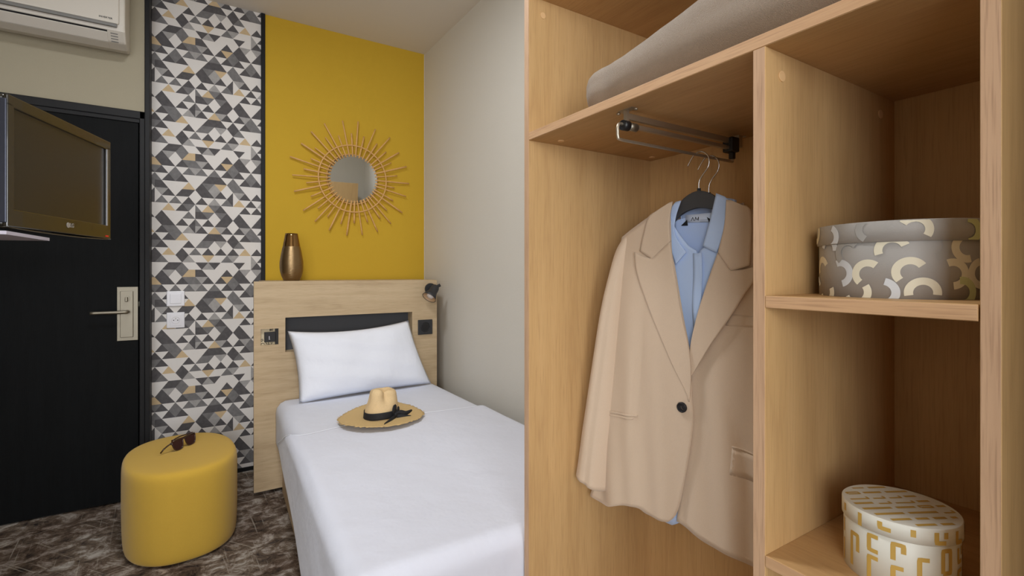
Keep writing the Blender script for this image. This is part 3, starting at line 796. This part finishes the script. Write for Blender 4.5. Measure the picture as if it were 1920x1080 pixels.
# ================================================================== WARDROBE
CX0, CX1 = .717, 1.178        # front / back of the carcase
Y1, Y2, Y2r, Y3, Y3r = 1.051, .4415, .422, .181, .1635
ZT = 1.913                    # underside of top
S1t, S1b, S2t, S2b, S3t, S3b = 1.560, 1.5395, 1.1645, 1.146, .7745, .757
IX = 1.170                    # inner face of back panel
def wardrobe():
    t = empty('wardrobe', ((CX0+CX1)/2, .6, 0), 'open oak wardrobe with shelves and a hanging compartment', 'wardrobe')
    def panel(name, x0, x1, y0, y1, z0, z1, m, em, **k):
        # boards with a separate lipping along the front edge, one mesh
        b = B().box(x0+.0012, x1, y0, y1, z0, z1, mi=0).box(x0, x0+.0013, y0+.0006, y1-.0006, z0+.0006, z1-.0006, mi=1)
        o = obj(name, b, [m, em], parent=t, weld=False, bevel=.0008, **k); return o
    left = panel('side_panel', CX0, CX1, Y1, Y1+.0205, 0, ZT+.019, M['oak'], M['oak_edge'])
    right = panel('side_panel', CX0, CX1, Y3r, Y3, 0, ZT+.019, M['oak'], M['oak_edge'])
    div = panel('divider', CX0, IX, Y2r, Y2, .08, S1b, M['oak'], M['oak_edge'])
    obj('back_panel', B().box(IX, CX1, Y3, Y1, .08, ZT), M['oak'], parent=t)
    panel('top_panel', CX0, IX, Y3, Y1, ZT, ZT+.019, M['oak_y'], M['oak_edge_y'])
    up = panel('shelf', CX0, IX, Y3, Y1, S1b, S1t, M['oak_y'], M['oak_edge_y'])
    panel('shelf', CX0, IX, Y3+.0015, Y2r, S2b, S2t, M['oak_y'], M['oak_edge_y'])
    panel('shelf', CX0, IX, Y3, Y2r, S3b, S3t, M['oak_y'], M['oak_edge_y'])
    panel('bottom_panel', CX0, IX, Y3, Y1, .06, .08, M['oak_y'], M['oak_edge_y'])
    panel('plinth', CX0+.03, CX0+.05, Y3, Y1, 0, .06, M['oak_y'], M['oak_edge_y'])
    def cap(par, c, ax): obj('screw_cap', B().disc(c, ax, .0082, .0016, 24), M['cap'], parent=par)
    cap(left, (.762, Y1, 1.873), (0, -1, 0)); cap(left, (1.12, Y1, 1.873), (0, -1, 0))
    cap(div, (.762, Y2r, 1.503), (0, -1, 0)); cap(div, (1.105, Y2r, 1.503), (0, -1, 0))
    cap(up, (.79, 1.010, S1b), (0, 0, -1)); cap(up, (1.13, 1.010, S1b), (0, 0, -1))
    # pull-out hanging rail
    y = .742
    rail = obj('hanging_rail', B().box(.752, 1.128, y-.0045, y+.0045, 1.518, 1.531, .001).box(.756, 1.120, y-.0055, y+.0055, 1.502, 1.511, .002), M['rail'], parent=t, label='metal pull-out hanging rail')
    obj('front_bracket', B().box(.750, .756, y-.005, y+.005, 1.505, S1b).box(.748, .764, y-.020, y+.020, S1b-.002, S1b).disc((.752, y+.022, S1b-.003), (0, 0, -1), .004, .003, 12).disc((.758, y-.022, S1b-.003), (0, 0, -1), .004, .003, 12), M['rail'], parent=rail)
    obj('end_cap', B().tube([(.741, y, 1.505), (.758, y, 1.505)], .0105, 16), M['dark'], parent=rail)
    obj('sleeve_joint', B().tube([(.758, y, 1.505), (.782, y, 1.505)], .0085, 16), M['steel'], parent=rail)
    obj('pull_bar', B().tube(smoothpl([(.745, y, 1.507), (.733, y, 1.506), (.7285, y, 1.498), (.7285, y, 1.488), (.7295, y, 1.479), (.738, y, 1.474), (.80, y, 1.474), (1.0, y, 1.474), (1.110, y, 1.474), (1.1175, y, 1.477), (1.119, y, 1.485), (1.119, y, 1.508)], 4), .0033, 12), M['rail'], parent=rail)
    obj('end_block', B().box(1.098, 1.128, y-.014, y+.014, 1.496, 1.532, .003).box(1.111, 1.124, y-.006, y+.006, 1.480, 1.497, .002), M['dark'], parent=rail)
    obj('rear_bracket', B().box(1.128, 1.142, y-.012, y+.012, 1.51, S1b).disc((1.150, y-.012, S1b), (0, 0, -1), .004, .003, 12), M['rail'], parent=rail)
wardrobe()

def blanket():
    c = Vector((.95, .60, S1t))
    cx0, cx1, cy0, cy1 = .742, 1.15, .215, .905
    b = B(); nu, nv = 72, 30
    def f(u, v):
        # u around the cross-section (x-z), v along y
        a = 2*PI*u; y = lerp(cy0, cy1, v)
        e = 2.6
        ca, sa = math.cos(a), math.sin(a); q = (abs(ca)**e+abs(sa)**e)**(-1/e)
        # height profile along y: low at the far end, swelling toward the middle
        w = (cy1-y)/(cy1-cy0)
        hgt = .058+.006*math.sin(w*14)+.022*max(0, min(1, (w-.13)/.22))
        if w > .8: hgt *= 1-.6*((w-.8)/.2)
        endk = (1-max(0, 1-w/.10)**2.2)**.5 if w < .10 else 1
        rx = (cx1-cx0)/2*(.86+.14*endk); 
        x = (cx0+cx1)/2+rx*q*ca; z = S1t+.001+hgt*endk*(1+q*sa)
        x += .010*math.sin(y*16+a)*abs(sa); z += .004*math.sin(y*22+a*2)*max(0, sa)
        if w < .10: x = lerp((cx0+cx1)/2, x, .7+.3*endk)
        # soft roll crease near the far end
        z -= .010*math.exp(-((w-.20)/.035)**2)*max(0, sa)
        x += .010*math.exp(-((w-.13)/.03)**2)*max(0, -ca)
        return Vector((x, y, max(z, S1t+.001)))
    b.grid(f, nu, nv, closeu=True)
    bm = b.bm; bm.verts.ensure_lookup_table()
    n = nu
    bm.faces.new([bm.verts[i] for i in range(n)]); bm.faces.new([bm.verts[(nv-1)*n+i] for i in range(n)][::-1])
    obj('blanket', b, M['blanket'], loc=(.95, .6, S1t), weld=False, sub=1, label='folded taupe fleece blanket on the top wardrobe shelf', cat='blanket')
blanket()

# ------------------------------------------------------------------ round boxes
def strip_on(fn, pts, w, b, mi, res=.002, lim=(-9, 9)):
    """a painted stroke: flat coords (s,t) -> surface through fn"""
    L = [Vector(p) for p in pts]; dense = []
    for i in range(len(L)-1):
        k = max(1, int((L[i+1]-L[i]).length/res))
        for j in range(k): dense.append(L[i].lerp(L[i+1], j/k))
    dense.append(L[-1]); prev = None
    for i, p in enumerate(dense):
        t = (dense[min(i+1, len(dense)-1)]-dense[max(i-1, 0)])
        if t.length < 1e-9: continue
        t.normalize(); nn = Vector((-t.y, t.x))
        cur = []
        for k in (-.5, -.17, .17, .5):
            q = p+nn*w*k; cur.append(b.bm.verts.new(fn(q.x, min(max(q.y, lim[0]), lim[1]))))
        if prev:
            for k in range(3):
                f = b.bm.faces.new((prev[k], prev[k+1], cur[k+1], cur[k])); f.material_index = mi
        prev = cur
def arc_pts(cx, cy, r, a0, span, n=26): return [(cx+r*math.cos(a0+span*i/n), cy+r*math.sin(a0+span*i/n)) for i in range(n+1)]

def box_one():
    c = Vector((.872, .308, S2t)); R, H = .101, .104
    t = empty('hat_box', c, 'round grey lidded box with pale brushed arcs on the middle shelf', 'box')
    mats = [M['box_grey'], M['arc_cream'], M['arc_lime'], M['arc_white'], M['arc_dim']]
    cnt = [0]
    def cyl(r):
        def fn(s, z): a = s/R; q = r+.00004*(cnt[0] % 20); return (c.x+q*math.cos(a), c.y+q*math.sin(a), c.z+z)
        return fn
    rnd = random.Random(11)
    b = B().lathe([(R, 0), (R, H-.004)], c, 96); fn = cyl(R+.0003)
    i = 0; x = 0; per = 2*PI*R
    ncol = 15
    for row, z in enumerate((.006, .036, .066)):
        for k in range(ncol):
            s = (k+.5*(row % 2)+rnd.uniform(-.15, .15))*per/ncol
            col = rnd.choice([1, 1, 1, 2, 3, 4])
            pts = arc_pts(s, z+rnd.uniform(-.004, .004), .0150, rnd.choice([0, PI*.5, PI*1.1, PI*1.5, .6])+rnd.uniform(-.3, .3), PI*rnd.uniform(.95, 1.15))
            cnt[0] += 1; strip_on(fn, pts, .0095, b, col, lim=(.0004, H-.0285))
    obj('box_body', b, mats, parent=t, weld=False)
    RL = R+.0025; z0, z1 = H-.028, H
    b = B().lathe([(R-.001, z0), (RL, z0), (RL, z1-.001), (RL-.001, z1)], c, 96, cap0=False); fn = cyl(RL+.0003)
    for k in range(12):
        s = (k+rnd.uniform(-.15, .15))*per/12; col = rnd.choice([1, 2, 1, 3, 4])
        pts = arc_pts(s, z0+rnd.uniform(.006, .022), .0145, rnd.uniform(0, 6), PI)
        cnt[0] += 1; strip_on(fn, pts, .0090, b, col, lim=(z0+.0004, z1-.0012))
    tf = lambda s, q: (c.x+s, c.y+q, c.z+z1+.0003)
    for k in range(26):
        a = rnd.uniform(0, 2*PI); r = R*math.sqrt(rnd.uniform(.02, .72))
        strip_on(tf, arc_pts(r*math.cos(a), r*math.sin(a), .0105, rnd.uniform(0, 6), PI), .007, b, rnd.choice([1, 2, 3, 4]))
    obj('lid', b, mats, parent=t, weld=False)
box_one()
def box_two():
    c = Vector((.842, .298, S3t)); R, H = .066, .094
    t = empty('hat_box', c, 'small round white lidded box with ochre line pattern on the lowest shelf', 'box')
    mats = [M['box_white'], M['gold']]
    def cyl(r): return lambda s, z: (c.x+r*math.cos(s/R), c.y+r*math.sin(s/R), c.z+z)
    rnd = random.Random(4); per = 2*PI*R
    def glyph(kind, x, z, w, h):
        if kind == 'loop': return [[(x, z), (x+w, z), (x+w, z+h), (x, z+h), (x, z)]]
        if kind == 'bar': return [[(x+w*.4, z), (x+w*.4, z+h)]]
        if kind == 'L': return [[(x, z+h), (x, z), (x+w, z)]]
        if kind == 'G': return [[(x+w, z+h), (x, z+h), (x, z), (x+w, z)]]
        if kind == 'n': return [[(x, z), (x, z+h), (x+w, z+h), (x+w, z+h*.5)]]
        return [[(x, z+h), (x, z+h*.1), (x+w, z+h*.1)], [(x+w, z+h*.45), (x+w, z+h)]]
    kinds = ['loop', 'bar', 'L', 'n', 'G', 'bar', 'L', 'u']
    def field(fn, b, z0, z1, per, ncol, sp):
        for k in range(ncol):
            x = k*per/ncol+.002; w = per/ncol*.40; z = z0+rnd.uniform(.002, .012)
            while z < z1-.006:
                h = min(rnd.choice([.020, .032, .046]), z1-.003-z)
                if h < .006: break
                for line in glyph(rnd.choice(kinds), x, z, w, h): strip_on(fn, line, .0056, b, 1)
                z += h+.0095
    b = B().lathe([(R, 0), (R, H-.003)], c, 80); field(cyl(R+.0003), b, 0, H-.026, per, 15, 0)
    obj('box_body', b, mats, parent=t, weld=False)
    RL = R+.0022; z0 = H-.022
    b = B().lathe([(R-.001, z0), (RL, z0), (RL, H-.001), (RL-.001, H)], c, 80, cap0=False); field(cyl(RL+.0003), b, z0-.002, H-.001, per, 14, 0)
    # top print: rows of strokes clipped to the disc
    for row in range(8):
        y = -R*.84+row*R*1.68/7; xm = math.sqrt(max(0, (R*.93)**2-y*y)); x = -xm
        while x < xm-.008:
            L = min(rnd.choice([.018, .028, .042]), xm-x)
            if L > .006:
                kd = rnd.choice(['bar', 'bar', 'loop', 'hook'])
                h = .0075
                if kd == 'bar' or abs(y)+h > R*.9: lines = [[(x, y), (x+L, y)]]
                elif kd == 'loop': lines = [[(x, y-h*.35), (x+L, y-h*.35), (x+L, y+h*.35), (x, y+h*.35), (x, y-h*.35)]]
                else: lines = [[(x, y-h*.4), (x+L, y-h*.4), (x+L, y+h*.4)]]
                w = .0052 if kd == 'bar' else .0034
                ro = -.5
                tf = lambda s, q: (c.x+s*math.cos(ro)-q*math.sin(ro), c.y+s*math.sin(ro)+q*math.cos(ro), c.z+H+.0003)
                for ln in lines: strip_on(tf, ln, w, b, 1)
            x += L+.007
    obj('lid', b, mats, parent=t, weld=False)
box_two()

# ================================================================== BLAZER, SHIRT, HANGERS
A13 = math.radians(13)
GP = (.95, .735)
GRZ = math.atan2(-math.cos(A13), math.sin(A13))
GZ = 1.38
def g(s, z, y=0): return Vector((s, y, z-GZ))
def yfront(s, z):
    W = .235+.13*max(0, (1.3-z)/.7)
    k = min(1.15, abs(s-.0)/W)
    f = .050*k**3
    low = max(0, min(1, (1.15-z)/.5))
    f += low*(.0050*math.sin(s*46+1.2)+.0035*math.sin(s*83+z*6))
    f += .0045*math.exp(-((s+.118+.10*(1.1-z))/.013)**2)*max(0, min(1, (1.20-z)*5))*max(0, min(1, (z-.66)*6))
    f -= .0040*math.exp(-((s+.155)/.02)**2)*max(0, min(1, (1.22-z)*5))
    f += .0040*math.exp(-((s-.075-.25*(.95-z))/.016)**2)*max(0, min(1, (1.0-z)*5))
    f += .010*max(0, (z-1.25)/.11)*1.2
    return f
def cloth(name, top, bot, left, right, off, m, parent, nu=28, nv=40, solid=.0018, y=None, **k):
    F = coons(top, bot, left, right); b = B()
    yy = y or yfront
    def f(u, v):
        p = F(u, v); return g(p.x, p.y, yy(p.x, p.y)+off)
    b.grid(f, nu, nv)
    return obj(name, b, m, parent=parent, local=True, solid=solid, **k)
def garment(name, label, cat, dy=0):
    o = empty(name, (GP[0], GP[1], GZ), label, cat, rz=GRZ); return o
def hangers():
    for i, (dy, ds, dz) in enumerate(((.040, -.011, 0), (.098, -.012, -.003))):
        t = garment('clothes_hanger', ['black clothes hanger in front, carrying the blue shirt inside the blazer', 'black clothes hanger behind the first, showing at the right of the collar'][i], 'hanger')
        top = smoothpl([(-.17, 1.262), (-.10, 1.292), (-.062, 1.315), (-.044, 1.350), (-.020, 1.378), (.013, 1.390), (.046, 1.378), (.070, 1.350), (.088, 1.318), (.126, 1.294), (.19, 1.262)], 5)
        bot = smoothpl([(-.17, 1.250), (-.10, 1.280), (-.064, 1.298), (-.046, 1.324), (-.020, 1.343), (.013, 1.350), (.046, 1.343), (.072, 1.324), (.090, 1.300), (.126, 1.282), (.19, 1.250)], 5)
        F = coons(top, bot, [top[0], bot[0]], [top[-1], bot[-1]]); b = B()
        b.grid(lambda u, v: g(F(u, v).x+ds, F(u, v).y+dz, dy), 60, 6)
        obj('hanger_body', b, M['hanger'], parent=t, local=True, solid=.011, bevel=.002)
        pts = smoothpl([g(.013+ds, 1.385+dz, dy), g(.013+ds, 1.410+dz, dy), g(.020+ds, 1.424, dy), g(.031+ds*.8, 1.441, dy), g(.035+ds*.8, 1.456, dy), g(.031+ds*.8, 1.471, dy), g(.017+ds*.8, 1.4815, dy), g(.001+ds*.8, 1.478, dy), g(-.010+ds*.8, 1.464, dy), g(-.017+ds*.8, 1.452, dy)], 5)
        obj('hook', B().tube(pts, .0016, 10), M['chrome'], parent=t, local=True, label='chrome wire hook')
        obj('hook_collar', B().tube([g(.013+ds, 1.386+dz, dy), g(.013+ds, 1.396+dz, dy)], .0042, 12), M['matt_black'], parent=t, local=True)
hangers()
def shirt():
    t = garment('shirt', 'light blue cotton shirt hanging inside the beige blazer', 'shirt')
    S, SI = M['shirt'], M['shirt_in']
    def yb(s, z): return .014+.045*min(1.1, abs(s)/.2)**3+.004*math.sin(s*60+z*14)*max(0, min(1, (1.24-z)*6))+.003*math.sin(z*38+s*20)
    # fronts meeting at the placket
    cloth('front_panel', [(-.19, 1.272), (-.058, 1.335)], [(-.195, .64), (-.11, .612), (-.085, .598), (-.05, .598), (.012, .64)], [(-.19, 1.272), (-.195, 1.0), (-.195, .64)],
          smoothpl([(-.058, 1.335), (-.04, 1.30), (-.012, 1.262), (.010, 1.246), (.012, 1.2), (.012, .9), (.012, .64)]), 0, S, t, y=yb)
    cloth('front_panel', [(.088, 1.335), (.19, 1.272)], [(.004, .64), (.195, .64)], smoothpl([(.088, 1.335), (.066, 1.30), (.034, 1.262), (.014, 1.246), (.006, 1.2), (.004, .9), (.004, .64)]),
          [(.19, 1.272), (.195, 1.0), (.195, .64)], .003, S, t, y=yb)
    cloth('placket', [(.001, 1.243), (.022, 1.243)], [(.001, .66), (.022, .66)], [(.001, 1.243), (.001, .66)], [(.022, 1.243), (.022, .66)], -.0035, S, t, nu=4, y=yb)
    def yk(s, z): return .082-.03*min(1.2, abs(s)/.2)**3+.003*math.sin(s*40)
    cloth('back_panel', [(-.19, 1.27), (-.06, 1.335), (.015, 1.322), (.09, 1.335), (.19, 1.27)], [(-.195, .64), (.195, .64)], [(-.19, 1.27), (-.195, .64)], [(.19, 1.27), (.195, .64)], 0, SI, t, y=yk)
    # collar stand behind, collar leaves in front
    def stand(u, v):
        a = lerp(PI*1.08, -PI*.08, u)
        return g(.016+.064*math.cos(a), 1.336+.034*v-.012*abs(math.cos(a))**3+(.004 if v > .5 else 0), .056+.030*math.sin(a))
    obj('collar_stand', B().grid(stand, 30, 6), SI, parent=t, local=True, solid=.0015)
    def yl(s, z): return .004
    cloth('collar_leaf', [(-.064, 1.348), (-.050, 1.368), (-.036, 1.370)], [(-.040, 1.218), (-.014, 1.246)], smoothpl([(-.064, 1.348), (-.062, 1.29), (-.040, 1.218)]), smoothpl([(-.036, 1.370), (-.044, 1.33), (-.040, 1.285), (-.014, 1.246)]), 0, S, t, y=lambda s, z: .008+.02*max(0, (z-1.3)/.07), nu=10, nv=20)
    cloth('collar_leaf', [(.047, 1.378), (.068, 1.368), (.086, 1.349)], [(.026, 1.259), (.057, 1.243)], smoothpl([(.047, 1.378), (.043, 1.34), (.038, 1.30), (.026, 1.259)]), smoothpl([(.086, 1.349), (.080, 1.30), (.057, 1.243)]), 0, S, t, y=lambda s, z: .006+.02*max(0, (z-1.3)/.07), nu=10, nv=20)
    # neck facing with the woven label
    cloth('neck_facing', smoothpl([(-.064, 1.325), (.010, 1.338), (.082, 1.325)]), smoothpl([(-.055, 1.24), (.012, 1.225), (.070, 1.24)]), [(-.064, 1.325), (-.055, 1.24)], [(.082, 1.325), (.070, 1.24)], 0, SI, t, y=lambda s, z: .050+.15*max(0, 1.318-z)*0)
    lb = cloth('woven_label', [(-.034, 1.337), (.030, 1.337)], [(-.034, 1.319), (.030, 1.315)], [(-.034, 1.337), (-.034, 1.319)], [(.030, 1.337), (.030, 1.315)], 0, M['label'], t, y=lambda s, z: .047, nu=4, nv=3, solid=.001)
    lt = B()
    for pts in ([(-.020, 1.3215), (-.016, 1.330)], [(-.016, 1.330), (-.013, 1.3215)], [(-.011, 1.3215), (-.009, 1.330)], [(-.009, 1.330), (-.005, 1.3225)], [(-.005, 1.3225), (-.002, 1.330)], [(-.002, 1.330), (-.002, 1.3215)], [(.002, 1.322), (.024, 1.321)], [(.002, 1.318), (.024, 1.317)]):
        th = .0007 if pts[0][0] < 0 else .0003
        lt.tube([g(a, z, .0462) for a, z in pts], th, 6)
    obj('label_lettering', lt, M['ink'], parent=t, local=True)
    for tri in ([(-.030, 1.325), (-.045, 1.312), (-.028, 1.311)], [(.018, 1.328), (.043, 1.312), (.026, 1.310)]):
        obj('label_tab', B().prism([g(a, z, .0455) for a, z in tri], (0, .001, 0)), M['ink'], parent=t, local=True)
shirt()

def blazer():
    t = garment('blazer', 'beige single-button blazer with peak lapels hanging in the wardrobe', 'blazer')
    Bm = [M['blazer']]
    # --- fronts
    fe = smoothpl([(-.053, 1.36), (-.043, 1.25), (-.035, 1.212), (-.015, 1.101), (.0, 1.023), (.004, .95), (.007, .90), (.008, .845), (-.006, .751), (-.022, .672), (-.034, .632), (-.050, .614)])
    hem = smoothpl([(-.290, .588), (-.242, .582), (-.187, .604), (-.138, .616), (-.112, .607), (-.080, .609), (-.050, .614)])
    lf = cloth('front_panel', [(-.198, 1.291), (-.109, 1.336), (-.053, 1.36)], hem, smoothpl([(-.198, 1.291), (-.214, 1.16), (-.222, 1.0), (-.232, .8), (-.262, .68), (-.290, .588)]), fe, -.006, Bm, t, nu=40, nv=60)
    rf = cloth('front_panel', [(.087, 1.352), (.125, 1.334), (.212, 1.290)], smoothpl([(-.035, .616), (.036, .590), (.09, .587), (.136, .575), (.20, .572), (.262, .575)]),
               smoothpl([(.087, 1.352), (.073, 1.293), (.061, 1.235), (.037, 1.164), (.016, 1.091), (.002, 1.02), (-.004, .93), (-.014, .82), (-.026, .7), (-.035, .616)]),
               smoothpl([(.212, 1.290), (.220, 1.16), (.226, 1.0), (.236, .8), (.25, .68), (.262, .575)]), .002, Bm, t, nu=40, nv=60)
    def yb(s, z): return .128-.045*min(1.2, abs(s)/.225)**3-.03*max(0, (z-1.2)/.16)+.004*math.sin(s*40)*max(0, min(1, (1.1-z)*2))
    cloth('back_panel', [(-.198, 1.291), (-.06, 1.352), (.06, 1.352), (.212, 1.290)], [(-.290, .588), (0, .60), (.262, .575)], smoothpl([(-.198, 1.291), (-.214, 1.16), (-.222, 1.0), (-.232, .8), (-.262, .68), (-.290, .588)]),
          smoothpl([(.212, 1.290), (.220, 1.16), (.226, 1.0), (.236, .8), (.25, .68), (.262, .575)]), 0, Bm, t, y=yb, nu=40, nv=50)
    # sides joining fronts and back
    for sg, edge in ((-1, [(-.198, 1.291), (-.214, 1.16), (-.222, 1.0), (-.232, .8), (-.262, .68), (-.290, .588)]), (1, [(.212, 1.290), (.220, 1.16), (.226, 1.0), (.236, .8), (.25, .68), (.262, .575)])):
        E_ = smoothpl(edge)
        def sd(u, v, E_=E_, sg=sg):
            p = pl(E_, v); y0 = yfront(p.x, p.y)+(-.006 if sg < 0 else .002); y1 = yb(p.x, p.y)
            return g(p.x+sg*.010*math.sin(PI*u), p.y, lerp(y0, y1, u))
        obj('side_body', B().grid(sd, 8, 40), Bm, parent=t, local=True, solid=.0018)
    # --- sleeves
    def sleeve(sg):
        path = [(-.180, 1.290, .056, .020, .036), (-.193, 1.255, .053, .025, .046), (-.206, 1.195, .049, .026, .054), (-.222, 1.10, .044, .031, .060), (-.243, .95, .036, .036, .058), (-.262, .80, .022, .040, .050), (-.272, .72, .016, .041, .046), (-.281, .640, .010, .043, .042)]
        n = 36; b = B(); rings = []
        P = smoothpl([Vector(p[:3]) for p in path], 6); Rr = smoothpl([Vector((p[3], p[4], 0)) for p in path], 6)
        for i, (p, r) in enumerate(zip(P, Rr)):
            ring = []
            f = i/(len(P)-1)
            for j in range(n):
                a = 2*PI*j/n
                rip = 1+.06*f*math.sin(3*a+f*3)+.025*math.sin(a*5+f*9)*f-.22*max(0, f-.15)*math.exp(-((a-PI*.46)/.17)**2)
                z = p.y
                if f > .9: z += -.018*math.cos(a)*(f-.9)/.1   # cuff slants
                ring.append(b.bm.verts.new(g(sg*-1*(p.x*-1*-1+r.x*rip*math.cos(a)) if sg > 0 else p.x+r.x*rip*math.cos(a), z, p.z-r.y*rip*math.sin(a))))
            rings.append(ring)
        for A_, C_ in zip(rings, rings[1:]):
            for j in range(n):
                fc = b.bm.faces.new((A_[j], A_[(j+1) % n], C_[(j+1) % n], C_[j])); fc.smooth = True
        # closed sleeve head
        top = b.bm.verts.new(g(sg*.172, 1.300, .058))
        for j in range(n): b.bm.faces.new((top, rings[0][(j+1) % n], rings[0][j])).smooth = True
        return obj('sleeve', b, Bm, parent=t, local=True, solid=.0018)
    sleeve(-1); sleeve(1)
    # --- lapels and collar
    def yl(s, z): return yfront(s, z)-.0095
    cloth('lapel', [(-.144, 1.250), (-.118, 1.238), (-.091, 1.232), (-.045, 1.272)], [(.0, .907), (.002, .905)], smoothpl([(-.144, 1.250), (-.138, 1.205), (-.115, 1.145), (-.091, 1.093), (-.043, .994), (-.007, .931), (.0, .907)]),
          smoothpl([(-.045, 1.272), (-.035, 1.212), (-.015, 1.101), (.002, 1.023), (.006, .962), (.002, .905)]), -.003, Bm, t, y=yl, nu=18, nv=44, solid=.002)
    cloth('collar', [(-.053, 1.364), (-.045, 1.366)], [(-.128, 1.252), (-.091, 1.230), (-.045, 1.272)], smoothpl([(-.053, 1.364), (-.085, 1.348), (-.109, 1.333), (-.120, 1.295), (-.128, 1.252)]), smoothpl([(-.045, 1.366), (-.050, 1.32), (-.045, 1.272)]), -.001, Bm, t, y=yl, nu=16, nv=20, solid=.003)
    def yr(s, z): return yfront(s, z)-.006
    cloth('lapel', [(.065, 1.242), (.091, 1.203), (.118, 1.205), (.146, 1.214)], [(-.002, .958), (.003, .960)], smoothpl([(.065, 1.242), (.059, 1.225), (.037, 1.160), (.016, 1.091), (.002, 1.025), (-.002, .958)]),
          smoothpl([(.146, 1.214), (.138, 1.183), (.118, 1.150), (.095, 1.109), (.046, 1.033), (.003, .960)]), -.003, Bm, t, y=yr, nu=18, nv=44, solid=.002)
    cloth('collar', [(.078, 1.358), (.088, 1.356)], [(.065, 1.242), (.091, 1.201), (.129, 1.214)], smoothpl([(.078, 1.358), (.076, 1.30), (.065, 1.242)]), smoothpl([(.088, 1.356), (.108, 1.345), (.127, 1.332), (.131, 1.27), (.129, 1.214)]), -.001, Bm, t, y=yr, nu=16, nv=20, solid=.003)
    def neck(u, v):
        a = lerp(PI*1.0, 0, u)
        return g(.016+.078*math.cos(a), lerp(1.318, 1.356, v)+.004*math.sin(a), .060+.046*math.sin(a)+.006*(1-v))
    obj('back_collar', B().grid(neck, 30, 6), Bm, parent=t, local=True, solid=.002)
    # --- button, pockets, seams
    def on(s, z, off=-.008): return g(s, z, yfront(s, z)+off)
    c = on(-.016, .889, -.0085)
    bt = obj('button', B().tube([c, c+Vector((0, -.0035, 0))], .0118, 28).tube([(c+Vector((.0100*math.cos(a), -.0035, .0100*math.sin(a)))) for a in [2*PI*i/28 for i in range(28)]], .0012, 6, closed=True), M['horn'], parent=t, local=True, label='dark round button')
    obj('thread', B().tube([c+Vector((-.001, -.0040, .003)), c+Vector((0, -.0042, -.001)), c+Vector((.005, -.0040, -.005))], .0004, 6), M['steel'], parent=t, local=True)
    def welt(pts_top, pts_bot, off, name, sol=.0020):
        cloth(name, pts_top, pts_bot, [pts_top[0], pts_bot[0]], [pts_top[-1], pts_bot[-1]], off, Bm, t, nu=16, nv=5, solid=sol)
    welt([(-.226, .838), (-.136, .846)], [(-.226, .833), (-.138, .840)], -.0085, 'pocket_welt')
    welt([(-.226, .830), (-.142, .838)], [(-.226, .825), (-.148, .832)], -.0085, 'pocket_welt')
    welt([(.088, 1.109), (.190, 1.105)], [(.078, 1.083), (.190, 1.083)], .0015, 'breast_pocket', .0012)
    welt([(.092, .820), (.215, .800)], [(.088, .762), (.212, .742)], .0016, 'pocket_flap', .0012)
    welt([(.092, .824), (.215, .804)], [(.092, .821), (.215, .801)], .0004, 'pocket_welt', .0010)
blazer()

# ================================================================== LIGHT AND CAMERA
FILL_LAMP = 25  # power of the added fill lamp
def area(name, loc, rot, sx, sy, power, col):
    l = bpy.data.lights.new(name, 'AREA'); l.shape = 'RECTANGLE'; l.size = sx; l.size_y = sy; l.energy = power; l.color = col
    o = bpy.data.objects.new(name, l); COL.objects.link(o); o.location = loc; o.rotation_euler = rot
    meta(o, None, None, kind='structure'); return o
area('window_daylight', ((WX0+WX1)/2, YF-.12, (WZ0+WZ1)/2), (PI/2, 0, 0), WX1-WX0-.02, WZ1-WZ0-.02, 84, (.97, .98, 1))
area('window_daylight', (XL-.12, (VY0+VY1)/2, 1.55), (PI/2, 0, -PI/2), VY1-VY0-.02, 1.88, 74, (.97, .98, 1))
cl = empty('added_fill_lamp', (.05, 1.65, ZC), 'round flat white fill lamp added out of view over the bed', 'fill lamp')  # unseen lamp and fixture added to brighten the bed top
obj('fill_lamp_base', B().lathe([(.21, 0), (.21, -.03), (.195, -.04)], (.05, 1.65, ZC), 48), M['curtain'], parent=cl)
ll = bpy.data.lights.new('fill_light', 'AREA'); ll.shape = 'DISK'; ll.size = .38; ll.energy = FILL_LAMP; ll.color = (.97, .98, 1)
lo = bpy.data.objects.new('fill_light', ll); COL.objects.link(lo); lo.location = (.05, 1.65, ZC-.045)
w = bpy.data.worlds.new('sky'); SC.world = w; w.use_nodes = True
w.node_tree.nodes['Background'].inputs['Color'].default_value = (.80, .88, 1, 1)
w.node_tree.nodes['Background'].inputs['Strength'].default_value = 1.5

cam = bpy.data.cameras.new('camera'); co = bpy.data.objects.new('camera', cam); COL.objects.link(co)
co.location = (0, 0, 1.2); co.rotation_euler = (PI/2, 0, -.565)
cam.sensor_width = 36; cam.lens = 925/1920*36; cam.shift_y = -30/1920; cam.clip_start = .02
SC.camera = co
vs = SC.view_settings
vs.view_transform = 'Standard'; vs.look = 'None'; vs.exposure = -.05; vs.gamma = 1; vs.use_curve_mapping = False
SC.cycles.max_bounces = 10; SC.cycles.diffuse_bounces = 6
